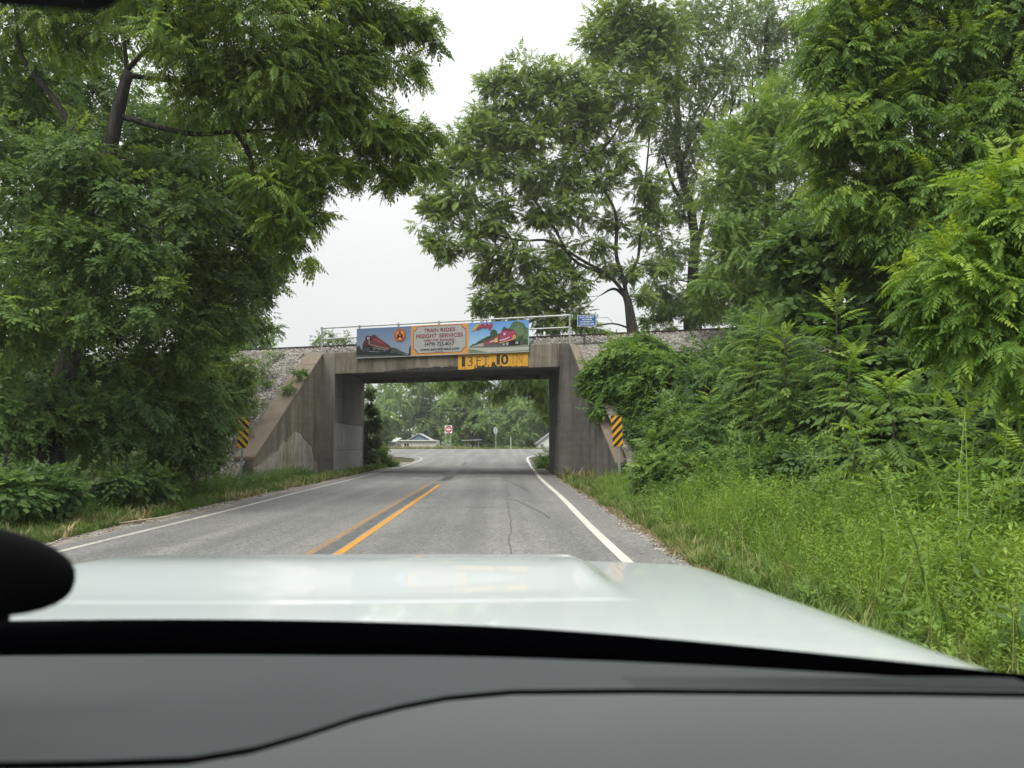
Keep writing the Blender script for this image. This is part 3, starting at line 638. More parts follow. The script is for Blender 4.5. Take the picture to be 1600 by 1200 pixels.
LEAF_MESH = {}
def leaf_mesh(kind, w, lvl, mat):
    key = (kind, w, lvl, mat.name)
    if key not in LEAF_MESH:
        V, T = TPL[kind][w]
        LEAF_MESH[key] = np_mesh('leaf', V, T, mat, np.clip(np.full(len(V), [.2, .42, .65, .9][lvl]) + rng.normal(0, .06, len(V)), 0, 1))
    return LEAF_MESH[key]

def place_leaf(root, kind, mat, pos, Rm, s, tint, base):
    o = put('leaf', leaf_mesh(kind, int(rng.integers(0, 4)), int(min(3, max(0, tint * 4))), mat), root)
    m = Matrix.Identity(4)
    for i in range(3):
        for j in range(3): m[i][j] = float(Rm[i, j] * s)
        m[i][3] = float(pos[i] - base[i])
    o.matrix_local = m
    return o

def crown_of(root, clumps, tpl, mat, name='crown', parts=0, minpx=10, **kw):
    """leaves of one crown: the PARTS that show largest are objects, the rest one part of kind stuff. Returns boughs"""
    global TRI
    base = np.array(root.location)
    P, A, U, S, T, B = foliage(clumps, **kw)
    Rm = frames(A, U)
    keep = np.ones(len(P), bool)
    if parts:
        dist = np.linalg.norm(P - CAMP, axis=1)
        score = dist / S * rng.uniform(.75, 1.35, len(P)) + np.where(in_view(P), 0, 1e6)
        for i in np.argsort(score)[:parts]:
            if score[i] > 1e5: break
            keep[i] = False
            place_leaf(root, tpl, mat, P[i], Rm[i], S[i], T[i], base)
    V, F, t = tile(TPL[tpl], P[keep], Rm[keep], S[keep], T[keep])
    TRI += len(F)
    o = put(name, np_mesh(name, V - base, F, mat, t), root)
    o['kind'] = 'stuff'
    return B

def nearest_on(paths, c):
    """closest lower point on the limb polylines"""
    best, bd = None, 1e9
    c = Vector(c)
    for path, rad in paths:
        for p, r in zip(path, rad):
            d = (p - c).length + max(0, p.z - c.z) * .35
            if d < bd: bd, best = d, (p, r)
    return best

def branchwork(root, paths, B, mat, twig=.012, name='branchwork', maxr=.06):
    base = root.location
    mb = MB(); done = {}
    for c, b, s in B:
        if c not in done:
            p, r = nearest_on(paths, c)
            mid = (p + Vector(c)) / 2 + Vector(rng.normal(0, .12, 3)) * (Vector(c) - p).length * .5 + Vector((0, 0, .06)) * (Vector(c) - p).length
            path = smoothpath([p, mid, Vector(c)], 4)
            r0 = min(maxr, r * .6, .012 + .022 * (Vector(c) - p).length)
            mb.tube(path, [r0 + (twig * 1.3 - r0) * i / (len(path) - 1) for i in range(len(path))], 5, False)
            done[c] = path
        src = done[c][int(rng.integers(len(done[c]) // 2, len(done[c])))]
        e = Vector(b)
        mid = (src + e) / 2 + Vector(rng.normal(0, .1, 3)) * (e - src).length + Vector((0, 0, .05))
        mb.tube([src, mid, e, e + (e - mid) * .5 + Vector((0, 0, -.1 * s))], [twig, twig * .8, twig * .55, twig * .25], 3, False)
    if mb.v:
        o = mb.build(name, mat, root, base, smooth=True)
        o['kind'] = 'stuff'

def tree(name, spec, tpl, mat, bark, label, r0, category='tree', group=None, limb_r=.4, twig=.012, parts=0, maxr=.06, **kw):
    root = empty(name, spec['trunk'][0], label, category, group)
    tp = smoothpath(spec['trunk'], 6)
    n = len(tp)
    tp = [p + Vector((noise.noise(p * .7) * .06, noise.noise(p * .7 + Vector((9, 1, 3))) * .06, 0)) * r0 * 6 for p in tp]
    tr = [r0 * (1.35 if i == 0 else 1.0) * (1 - .62 * i / (n - 1)) for i in range(n)]
    mb = MB(); mb.tube(tp, tr, 10)
    mb.build('trunk', bark, root, root.location, smooth=True)
    paths = [(tp[n // 4:], tr[n // 4:])]
    for lp in spec.get('limbs', []):
        q = smoothpath(lp, 5)
        k = len(q)
        L = sum((q[i + 1] - q[i]).length for i in range(k - 1))
        q = [p + Vector((noise.noise(p * .45), noise.noise(p * .45 + Vector((7, 3, 1))), noise.noise(p * .45 + Vector((2, 9, 4))))) * L * .035 * (i > 0) * min(1, i / 4) for i, p in enumerate(q)]
        pr = nearest_on([(tp, tr)], q[0])[1]
        rr0 = pr * limb_r / .5 * .62
        rr = [rr0 * (1 - .82 * i / (k - 1)) for i in range(k)]
        m2 = MB(); m2.tube(q, rr, 8)
        m2.build('limb', bark, root, root.location, smooth=True)
        paths.append((q, rr))
    B = crown_of(root, spec['clumps'], tpl, mat, parts=parts, **kw)
    branchwork(root, paths, B, bark, twig, maxr=maxr)
    return root

def shrub(name, clumps, tpl, mat, label, category='shrub', group=None, parts=0, gz=0.0, stems=5, stem_r=.018, foot=None, **kw):
    c = np.array([k[:3] for k in clumps]); r = np.array([k[3] for k in clumps])
    if foot is None:
        foot = (float(c[:, 0].mean()), float(c[:, 1].mean() + .2), gz)
    root = empty(name, foot, label, category, group)
    mb = MB(); paths = []
    for k in range(min(stems, len(clumps) * 2)):
        q = clumps[k % len(clumps)]
        e = Vector(q[:3]) + Vector(rng.normal(0, .3, 3)) * q[3]
        b = Vector(foot) + Vector((rng.normal(0, .25), rng.normal(0, .2), -.05))
        path = smoothpath([b, (b + e) / 2 + Vector(rng.normal(0, .1, 3)) + Vector((0, 0, .15)), e], 4)
        rr = [stem_r * (1 - .7 * i / (len(path) - 1)) for i in range(len(path))]
        mb2 = MB(); mb2.tube(path, rr, 5)
        mb2.build('stem', M['stem_brown'], root, root.location, smooth=True)
        paths.append((path, rr))
    B = crown_of(root, clumps, tpl, mat, name='foliage', parts=parts, **kw)
    branchwork(root, paths, B, M['stem_brown'], .006, maxr=.015)
    return root

# ------------------------------------------------------------------ setting: terrain, road
def sstep(a, b, x):
    t = np.clip((x - a) / (b - a), 0, 1); return t * t * (3 - 2 * t)
def land(y):
    """the lie of the land along the road: level to the bridge, a rise to the junction, then down again"""
    return .58 * sstep(40, 86, y) - 1.7 * sstep(92, 135, y)
def pnoise(x, y, s=1.0, seed=0.0):
    return noise.noise(Vector((x * s + seed, y * s - seed, seed * .7)))

def ground_mat():
    m, nt = new_mat('soil_and_turf')
    v = coords(nt)
    f1 = noise_fac(nt, v, .35, 5); f2 = noise_fac(nt, v, 9, 5, .7)
    c = mixc(nt, f1, (.055, .075, .028), (.10, .085, .05))
    c = mixc(nt, f2, c, (.05, .045, .03))
    out(nt, principled(nt, c, .95, spec=.1, normal=bump(nt, f2, .6, .05)))
    return m
def far_ground_mat():
    return simple('mown_grass', (.13, .17, .06), .9, var=.35, scale=.4)

xs = np.unique(np.concatenate([np.linspace(-400, -40, 25), np.linspace(-40, 40, 101), np.linspace(40, 400, 25)]))
ys = np.unique(np.concatenate([np.linspace(-60, 0, 16), np.linspace(0, 60, 91), np.linspace(60, 180, 61), np.linspace(180, 1500, 40)]))
XX, YY = np.meshgrid(xs, ys)
ZZ = land(YY) - .035
bump_mask = np.clip((np.abs(XX + 2.0) - 4.4) / 2.0, 0, 1) * np.where(YY > 60, .15, 1)
nzz = np.array([pnoise(a, b, .35, 3.1) * .16 + pnoise(a, b, 1.3, 7.7) * .06 for a, b in zip(XX.ravel(), YY.ravel())]).reshape(XX.shape)
ZZ = ZZ + bump_mask * (nzz + .03) * (np.abs(XX) < 60)
nx, ny = len(xs), len(ys)
V = np.stack([XX.ravel(), YY.ravel(), ZZ.ravel()], 1)
ii = np.arange(nx - 1)[None, :] + np.arange(ny - 1)[:, None] * nx
Q = np.stack([ii, ii + 1, ii + 1 + nx, ii + nx], 2).reshape(-1, 4)
tag(put('ground', np_mesh('ground', V, Q, ground_mat(), smooth=True)), kind='structure')
def gz(x, y):
    m = max(0, min(1, (abs(x + 2.0) - 4.4) / 2.0)) * (.15 if y > 60 else 1)
    return float(land(y)) - .035 + m * (pnoise(x, y, .35, 3.1) * .16 + pnoise(x, y, 1.3, 7.7) * .06 + .03) * (abs(x) < 60)

def asphalt_mat(name='weathered_asphalt', k=1.0):
    m, nt = new_mat(name)
    v = coords(nt)
    grain = noise_fac(nt, v, 34, 3, .9, .36, .64)
    vor = N(nt, 'ShaderNodeTexVoronoi', Scale=55.0)
    nt.links.new(v, vor.inputs['Vector'])
    f = noise_fac(nt, coords(nt, scale=(1, .12, 1)), 1.1, 5, .6, .3, .7)
    blot = noise_fac(nt, v, .55, 5, .6, .35, .68)
    c = mixc(nt, grain, (.075, .074, .071), (.215, .209, .198))
    c2 = mixc(nt, grain, (.11, .108, .103), (.305, .295, .278))
    c = mixc(nt, f, c, c2)
    c = mixc(nt, mathn(nt, 'MULTIPLY', blot, .35), c, (.105, .10, .096))
    # single stones of the aggregate, and long wheel-worn bands
    v2 = N(nt, 'ShaderNodeTexVoronoi', Scale=30.0)
    nt.links.new(v, v2.inputs['Vector'])
    sc_ = nt.nodes.new('ShaderNodeSeparateColor'); nt.links.new(v2.outputs['Color'], sc_.inputs[0])
    stone = nt.nodes.new('ShaderNodeMapRange'); stone.inputs['From Min'].default_value = .55; stone.inputs['From Max'].default_value = 1.0
    nt.links.new(sc_.outputs[0], stone.inputs['Value'])
    c = mixc(nt, mathn(nt, 'MULTIPLY', stone.outputs[0], .34), c, (.40 * k, .388 * k, .365 * k))
    dk = nt.nodes.new('ShaderNodeMapRange'); dk.inputs['From Min'].default_value = .72; dk.inputs['From Max'].default_value = 1.0
    nt.links.new(sc_.outputs[1], dk.inputs['Value'])
    c = mixc(nt, mathn(nt, 'MULTIPLY', dk.outputs[0], .5), c, (.035, .034, .033))
    band = noise_fac(nt, coords(nt, scale=(1.0, .02, 1)), 1.6, 3, .5, .38, .64)
    c = mixc(nt, mathn(nt, 'MULTIPLY', band, .45), c, (.085, .082, .08))
    oil = noise_fac(nt, coords(nt, scale=(1.0, .35, 1)), .9, 4, .6, .56, .74)
    c = mixc(nt, mathn(nt, 'MULTIPLY', oil, .4), c, (.07, .067, .064))
    out(nt, principled(nt, c, .88, spec=.25, normal=bump(nt, vor.outputs['Distance'], .45, .006)))
    return m
def paint_mat(name, color, wear=(.42, .5), rough=.7):
    m, nt = new_mat(name)
    v = coords(nt)
    w = noise_fac(nt, v, 14, 6, .72, wear[0], wear[1])
    big = noise_fac(nt, v, 1.2, 3, .5, .3, .7)
    dirt = mixc(nt, big, tuple(x * .82 for x in color), color)
    c = mixc(nt, w, (.13, .125, .115), dirt)
    out(nt, principled(nt, c, rough, spec=.3))
    return m
M['asphalt'] = asphalt_mat()
M['asphalt_lit'] = asphalt_mat('sunlit_asphalt', 1.18)  # lighter stones put the sunlight on the open junction into the colour
M['white_line'] = paint_mat('white_road_paint', (.54, .515, .46), (.30, .43))
M['yellow_line'] = paint_mat('yellow_road_paint', (.54, .25, .025), (.34, .50))
M['yellow_worn'] = paint_mat('worn_yellow_road_paint', (.44, .21, .035), (.45, .60))
M['crack'] = simple('hairline_crack', (.075, .073, .07), .8, var=.4, scale=9)
M['tar'] = simple('tar_sealant', (.045, .044, .043), .6, var=.3, scale=9)
M['concrete_pale'] = simple('pale_worn_road', (.31, .30, .275), .85, var=.18, scale=1.2)

def strip(rows, dz, name, mat, parent=None, cols=1):
    """rows: (y, x0, x1); z follows the land"""
    V, F = [], []
    for y, x0, x1 in rows:
        for c in range(cols + 1):
            V.append((x0 + (x1 - x0) * c / cols, y, float(land(y)) + dz))
    k = cols + 1
    for r in range(len(rows) - 1):
        for c in range(cols):
            a = r * k + c
            F.append((a, a + 1, a + 1 + k, a + k))
    return put(name, np_mesh(name, V, F, mat), parent)

def road_edge(y):
    """left and right edge of the tarmac: straight, then flaring into the junction"""
    l, r = -5.95, 2.0
    wob = .07 * math.sin(y * .9) + .05 * math.sin(y * 2.3 + 1)
    if y > 52:
        t = min(1, (y - 52) / 13); l -= 12 * (1 - math.sqrt(max(0, 1 - t * t)))
    if y > 56:
        t = min(1, (y - 56) / 9.0); r += 9 * (1 - math.sqrt(max(0, 1 - t * t)))
    return l + (wob if y < 52 else 0), r + (wob if y < 52 else 0)
rows = [(y, *road_edge(y)) for y in np.concatenate([np.linspace(-40, 52, 140), np.linspace(52.5, 64.9, 30)])]
road = tag(strip(rows, 0.0, 'road', M['asphalt']), kind='structure')
tag(strip([(y, -110, 110) for y in np.linspace(64.9, 85.5, 24)], 0.0, 'cross_road', M['asphalt_lit']), kind='structure')

# edge lines, centre lines
def line_path(pts, w, dz, name, mat, parent):
    pts = [Vector((p[0], p[1], 0)) for p in pts]
    V, F = [], []
    for i, p in enumerate(pts):
        t = (pts[min(i + 1, len(pts) - 1)] - pts[max(0, i - 1)]).normalized()
        s = Vector((-t.y, t.x, 0)) * w * .5
        for q in (p + s, p - s): V.append((q.x, q.y, float(land(q.y)) + dz))
    for i in range(len(pts) - 1): F.append((2 * i, 2 * i + 1, 2 * i + 3, 2 * i + 2))
    return put(name, np_mesh(name, V, F, mat), parent)
lp = [(-5.58 + .03 * math.sin(y * .5), y) for y in np.linspace(-30, 50, 81)] + [(-5.62, 53), (-5.8, 56), (-6.3, 59), (-7.2, 61.6), (-8.8, 63.4)]
line_path(lp, .11, .004, 'edge_line', paint_mat('faded_white_road_paint', (.42, .40, .355), (.34, .5)), road)
rp = [(1.46 + .02 * math.sin(y * .4), y) for y in np.linspace(-30, 30, 61)] + [(1.52, 36), (1.62, 44), (1.72, 52), (1.8, 56), (1.98, 59), (2.5, 61.8), (3.5, 63.6), (5.6, 64.8)]
line_path(rp, .13, .004, 'edge_line', M['white_line'], road)
line_path([(-2.03, y) for y in np.linspace(-30, 25.0, 56)], .115, .004, 'centre_line', M['yellow_line'], road)
line_path([(-2.40, y) for y in np.linspace(-30, 25.2, 56)], .115, .004, 'centre_line', M['yellow_worn'], road)
line_path([(-2.29, 26.0), (-2.29, 26.25)], .3, .004, 'centre_line', M['yellow_worn'], road)
# dark tar seam between the centre lines and under the bridge, cracks in the right lane
def ragged(x0, y0, y1, n, amp, seed):
    r = random.Random(seed); x = x0; o = []
    for k in range(n):
        x += r.uniform(-amp, amp); x = x0 + (x - x0) * .92
        o.append((x, y0 + (y1 - y0) * k / (n - 1)))
    return o
line_path(ragged(-2.215, 6, 25.6, 70, .012, 1), .2, .002, 'tar_seam', simple('tar_stained_asphalt', (.085, .083, .08), .8, var=.35, scale=8), road)
for k, (y0, y1, w, x) in enumerate([(27.5, 31, .34, -2.2), (31.6, 36.5, .42, -2.28), (37, 43, .36, -2.3), (43.4, 50, .22, -2.28)]):
    line_path(ragged(x, y0, y1, 16, .06, k + 5), w, .003, 'tar_seam', M['tar'], road)
line_path(ragged(.12, 4, 44, 220, .02, 21), .017, .003, 'crack', M['crack'], road)
line_path([(.1, 19), (.35, 18.2), (.55, 16.8), (.8, 15), (.85, 14)], .022, .0035, 'crack', M['tar'], road)
line_path([(-.05, 30), (.55, 24), (.7, 22)], .03, .0035, 'crack', M['tar'], road)
line_path([(.05, 16.4), (-.25, 16.5), (-.55, 16.4), (-.8, 16.5)], .035, .0037, 'crack', M['tar'], road)
line_path([(-2.2, 16.35), (-1.7, 16.3), (-1.45, 16.4)], .04, .0045, 'crack', M['tar'], road)
M['patch'] = simple('pale_asphalt_patch', (.34, .33, .31), .85, var=.25, scale=12)
for k, (x0, x1, y) in enumerate([(-.95, -.05, 29.2), (-4.9, -4.1, 30.4), (-3.5, -3.1, 30.0), (-2.0, -1.85, 29.6), (-3.4, -2.6, 29.0)]):
    line_path([(x0, y), ((x0 + x1) / 2, y + .1), (x1, y + .02)], .22, .003, 'patch', M['patch'], road)

# gravel and dirt along both edges
def shoulder_mat():
    m, nt = new_mat('gravel_shoulder')
    v = coords(nt)
    vor = N(nt, 'ShaderNodeTexVoronoi', Scale=38.0)
    nt.links.new(v, vor.inputs['Vector'])
    f = noise_fac(nt, v, 3.0, 5, .6)
    hs = nt.nodes.new('ShaderNodeSeparateColor'); nt.links.new(vor.outputs['Color'], hs.inputs[0])
    st = mixc(nt, hs.outputs[0], (.13, .115, .10), (.46, .43, .40))
    c = mixc(nt, f, st, (.16, .125, .09))
    out(nt, principled(nt, c, .95, spec=.15, normal=bump(nt, vor.outputs['Distance'], .8, .02)))
    return m
M['shoulder'] = shoulder_mat()
for nm, x0, x1, s in (('gravel_shoulder', 1.85, 2.5, 2.0), ('gravel_shoulder', -6.5, -5.8, 5.0)):
    rr = []
    for y in np.linspace(-20, 50, 141):
        w = pnoise(s, y, .6, s) * .18 + pnoise(s, y, 2.1, s) * .07
        rr.append((y, x0 + (w if x0 < 0 else 0), x1 + (w if x0 > 0 else 0)))
    tag(strip(rr, -.012, nm, M['shoulder'], cols=3), kind='structure')

# ------------------------------------------------------------------ railway bridge
def concrete_mat(name, base, light, dark, streak=1.0):
    m, nt = new_mat(name)
    v = coords(nt)
    cloud = noise_fac(nt, v, 1.1, 6, .65, .32, .68)
    fine = noise_fac(nt, v, 26, 4, .7, .3, .7)
    st = noise_fac(nt, coords(nt, scale=(2.6, 2.6, .13)), 1.0, 5, .7, .46, .70, .8)
    st2 = noise_fac(nt, coords(nt, scale=(.8, .8, .1)), 1.3, 4, .65, .5, .72, .6)
    board = N(nt, 'ShaderNodeTexWave', Scale=1.0, Distortion=.6)
    board.bands_direction = 'Z'; nt.links.new(coords(nt, scale=(0, 0, 1.1)), board.inputs['Vector'])
    c = mixc(nt, cloud, base, light)
    c = mixc(nt, mathn(nt, 'MULTIPLY', st, .75 * streak), c, dark)
    c = mixc(nt, mathn(nt, 'MULTIPLY', st2, .55 * streak), c, tuple(x * 1.1 for x in dark))
    c = mixc(nt, mathn(nt, 'MULTIPLY', fine, .3), c, tuple(x * .6 for x in base))
    h = mathn(nt, 'ADD', mathn(nt, 'MULTIPLY', fine, .4), mathn(nt, 'ADD', cloud, mathn(nt, 'MULTIPLY', board.outputs['Fac'], .25)))
    out(nt, principled(nt, c, .92, spec=.2, normal=bump(nt, h, .45, .03)))
    return m
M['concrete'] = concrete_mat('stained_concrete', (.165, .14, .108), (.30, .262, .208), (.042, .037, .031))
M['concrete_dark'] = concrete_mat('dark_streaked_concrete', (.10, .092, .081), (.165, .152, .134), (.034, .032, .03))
M['coping'] = concrete_mat('tan_coping_concrete', (.175, .135, .10), (.235, .19, .15), (.085, .066, .05), .5)
M['concrete_inner'] = concrete_mat('grey_inner_concrete', (.21, .19, .165), (.29, .27, .235), (.075, .07, .062), .7)
M['repaint'] = simple('grey_cover_paint', (.33, .315, .295), .85, var=.1, scale=2, bmp=.1)
M['plaster'] = concrete_mat('bare_flaked_concrete', (.27, .235, .195), (.56, .53, .48), (.15, .115, .085), .9)
M['soot'] = simple('black_scraped_concrete', (.028, .026, .024), .9, var=.5, scale=10, bmp=.5)

SK = .344
def YF(x): return 30.16 - SK * x
def BP(x, dy): return (x, YF(x) + dy)
bridge = empty('railway_bridge', (-2.45, YF(-2.45), 0.0), 'skewed concrete railway bridge crossing over the road between two sloping wing walls', 'bridge')
BO = bridge.location
def bpart(name, mb, mat, parent=bridge, bevel=.0, smooth=False):
    return mb.build(name, mat, parent, BO, smooth, bevel)
def slab(x0, x1, d0, d1, z0, z1):
    return MB().prism([BP(x0, d0), BP(x1, d0), BP(x1, d1), BP(x0, d1)], z0, z1)
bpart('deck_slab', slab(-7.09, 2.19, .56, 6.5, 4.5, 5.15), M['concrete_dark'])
g = slab(-7.097, 2.197, -.04, .56, 4.25, 5.16)
girder = bpart('fascia_girder', g, M['concrete'], bevel=.02)
bpart('fascia_girder', slab(-7.097, 2.197, 6.5, 7.0, 4.35, 5.16), M['concrete'], bevel=.02)
ab_l = bpart('abutment', slab(-8.6, -7.1, -.015, 7.0, -.4, 5.158), M['concrete_inner'], bevel=.02)
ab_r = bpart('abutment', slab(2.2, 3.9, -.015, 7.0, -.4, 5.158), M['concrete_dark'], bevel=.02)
# scraped, blackened lower lip of the girder
def ragged_plate(mb, x0, x1, zlo, zhi_fn, dy, th, n):
    top = []
    for k in range(n + 1):
        x = x0 + (x1 - x0) * k / n
        top.append((x, zhi_fn(x)))
    for k in range(n):
        (xa, za), (xb, zb) = top[k], top[k + 1]
        A, Bq = BP(xa, dy), BP(xb, dy)
        A2, B2 = BP(xa, dy - th), BP(xb, dy - th)
        mb.add([(A2[0], A2[1], zlo), (B2[0], B2[1], zlo), (B2[0], B2[1], zb), (A2[0], A2[1], za), (A[0], A[1], zlo), (Bq[0], Bq[1], zlo), (Bq[0], Bq[1], zb), (A[0], A[1], za)],
               [(0, 1, 2, 3), (3, 2, 6, 7), (0, 4, 5, 1)] + ([(0, 3, 7, 4)] if k == 0 else []) + ([(1, 5, 6, 2)] if k == n - 1 else []))
mb = MB(); ragged_plate(mb, -4.9, 1.02, 4.247, lambda x: 4.30 + .11 * max(0, math.sin((x + 4.9) / 5.9 * 3.1)) + .05 * pnoise(x, 0, 6, 1) + .03 * pnoise(x, 0, 17, 2), -.042, .012, 90)
bpart('scraped_lip', mb, M['soot'], girder)
# lighter repainted lower face of the left abutment and its chalk scrawl
def xw(x, dy): return (x, YF(x) + dy)
mb = MB(); mb.add([(-7.096, YF(-7.1) + .02, -.3), (-7.096, YF(-7.1) + 6.5, -.3), (-7.096, YF(-7.1) + 6.5, 2.15), (-7.096, YF(-7.1) + .02, 2.18)], [(0, 1, 2, 3)])
pp = bpart('paint_patch', mb, M['repaint'], ab_l)
M['chalk'] = simple('chalk_scrawl', (.5, .5, .49), .9)
for pts in ([(1.1, 1.9), (1.0, 1.3), (1.35, 1.0), (1.5, 1.75), (1.55, 1.1)], [(1.9, 2.0), (1.85, 1.05), (2.2, 1.8), (2.5, 1.95), (2.3, 1.2)], [(.6, 1.3), (.9, .9), (1.4, .8)]):
    mb = MB(); mb.tube([Vector((-7.093, YF(-7.1) + a, b)) for a, b in pts], .012, 4)
    bpart('scrawl', mb, M['chalk'], ab_l)
# form lines left by the shuttering boards, and hairline cracks
M['joint'] = simple('dark_joint_line', (.05, .046, .042), .95, var=.4, scale=12)
for z in (1.02, 2.2, 3.35):
    mb = MB(); mb.tube([(-7.094, YF(-7.1) + .05 + 6.8 * k / 14, z + .012 * pnoise(k, z, .9, 3)) for k in range(15)], .009, 4)
    bpart('form_line', mb, M['joint'], ab_l)
    mb = MB(); mb.tube([(2.194, YF(2.2) + .05 + 6.8 * k / 14, z + .012 * pnoise(k, z, .9, 5)) for k in range(15)], .009, 4)
    bpart('form_line', mb, M['joint'], ab_r)
for pts in ([(-6.6, 5.1), (-6.55, 4.85), (-6.62, 4.6), (-6.58, 4.27)], [(-4.3, 4.86), (-4.26, 4.7), (-4.34, 4.5), (-4.3, 4.33)], [(1.55, 5.12), (1.5, 4.9), (1.57, 4.7), (1.5, 4.4), (1.54, 4.26)]):
    mb = MB(); mb.tube([(*BP(x, -.042), z) for x, z in pts], .007, 4)
    bpart('crack', mb, M['joint'], girder)
# wing walls: plate, sloping coping in two pieces
def wing(A, E, zA, zE, tout, side, mat):
    """A, E plan ends of the front face; tout: thickness away from the road; side +1 right, -1 left"""
    A = Vector((*A, 0)); E = Vector((*E, 0))
    d = (E - A); L = d.length; d /= L
    nrm = Vector((-d.y, d.x, 0)) * 1.0
    if nrm.x * side < 0: nrm = -nrm                    # away from the road
    P = [A, E, E + nrm * tout, A + nrm * tout]
    mbw = MB().prism([(p.x, p.y) for p in P], -.4, [zA - .16, zE - .16, zE - .16, zA - .16])
    w = bpart('wing_wall', mbw, mat, bevel=.015)
    # end block
    sl = (zE - zA) / L
    for t0, t1, th in ((-.02, 1.02, .15), (1.05, L + .02, .14)):
        q0, q1 = A + d * t0 - nrm * .05, A + d * t1 - nrm * .05
        r0, r1 = q0 + nrm * (tout + .1), q1 + nrm * (tout + .1)
        z0, z1 = zA + sl * t0, zA + sl * t1
        mb = MB(); mb.prism([(q0.x, q0.y), (q1.x, q1.y), (r1.x, r1.y), (r0.x, r0.y)], [z0 - th, z1 - th, z1 - th, z0 - th], [z0, z1, z1, z0])
        bpart('coping', mb, M['coping'], w, bevel=.02)
    return w, A, E, d, nrm, sl
wl, LA, LE, Ld, Ln, Lsl = wing((-7.72, YF(-7.72) + .02), (-8.25, 25.7), 5.18, .9, .62, -1, M['concrete'])
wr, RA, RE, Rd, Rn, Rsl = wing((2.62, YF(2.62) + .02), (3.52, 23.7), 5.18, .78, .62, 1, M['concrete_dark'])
# flaked bare patch low on the left wing, with rim of broken skin, and dried vines hanging over it
Lw = (LE - LA).length
def on_left(t, z, o=.0): 
    p = LA + Ld * t - Ln * o; return (p.x, p.y, z)
edge = [(0.3, -.3), (.35, .5), (.8, .75), (1.2, 1.15), (1.8, 1.45), (2.5, 1.75), (3.0, 1.85), (3.5, 1.75), (4.1, 1.4), (4.5, 1.45), (5.0, 1.1), (5.6, .98), (6.2, .75), (Lw - .02, .55), (Lw - .02, -.3)]
fine = []
for (a, b) in zip(edge[:-1], edge[1:]):
    for k in range(5):
        t = k / 5; x = a[0] + (b[0] - a[0]) * t; z = a[1] + (b[1] - a[1]) * t
        fine.append((x, z + (pnoise(x, z, 5, 2) * .12 if z > 0 else 0)))
fine.append(edge[-1])
tri = tessellate_polygon([[Vector((a, b, 0)) for a, b in fine]])
mb = MB(); mb.add([on_left(a, b, .012) for a, b in fine], [tuple(t) for t in tri])
bpart('bare_patch', mb, M['plaster'], wl)
mb = MB(); mb.tube([on_left(a, b, .012) for a, b in fine[5:-6]], [.02 + .018 * abs(pnoise(a, b, 6, 4)) for a, b in fine[5:-6]], 5)
bpart('broken_rim', mb, M['concrete'], wl, smooth=True)
dv = tag(empty('dried_vine', on_left(3.4, 0, .05), 'pale yellow dried vine strands hanging on the flaked left wing wall', 'vine'))
for k in range(9):
    t = 3.0 + .22 * k + rng.uniform(-.1, .1); zt = rng.uniform(1.2, 2.1) - .15 * abs(k - 3)
    pts = [on_left(t + .06 * math.sin(j * 1.7 + k), zt * (1 - j / 6) + .05, .05 + .02 * math.sin(j + k)) for j in range(7)]
    mb = MB(); mb.tube(pts, .014, 4)
    mb.build('strand', simple('dried_vine', (.34, .31, .13), .8), dv, dv.location)

# hand rails on both sides of the deck
M['galv'] = simple('galvanised_pipe', (.36, .37, .35), .5, .35, var=.15, scale=5)
def handrail(x0, x1, dy, zt, zb, nx, mats=M['galv'], mid=True):
    hr = put('handrail', MB().tube([(*BP(x0 + .04, dy), zt), (*BP(x1 - .04, dy), zt)], .034, 8).build('handrail', mats, mesh_only=True, off=BO), bridge)
    if mid: put('mid_rail', MB().tube([(*BP(x0 + .02, dy), zt - .47), (*BP(x1 - .02, dy), zt - .47)], .028, 8).build('mid_rail', mats, mesh_only=True, off=BO), hr)
    for k in range(nx + 1):
        x = x0 + (x1 - x0) * k / nx
        mb = MB().tube([(*BP(x, dy), zb), (*BP(x, dy), zt - .02)], .034, 8)
        mb.box((BP(x, dy)[0] - .05, BP(x, dy)[1] - .05, zt - .05), (BP(x, dy)[0] + .05, BP(x, dy)[1] + .05, zt + .045))
        put('post', mb.build('post', mats, mesh_only=True, off=BO), hr)
handrail(-7.78, 2.6, .14, 6.26, 5.12, 6)
handrail(-7.5, 2.55, 6.8, 6.14, 5.12, 6)

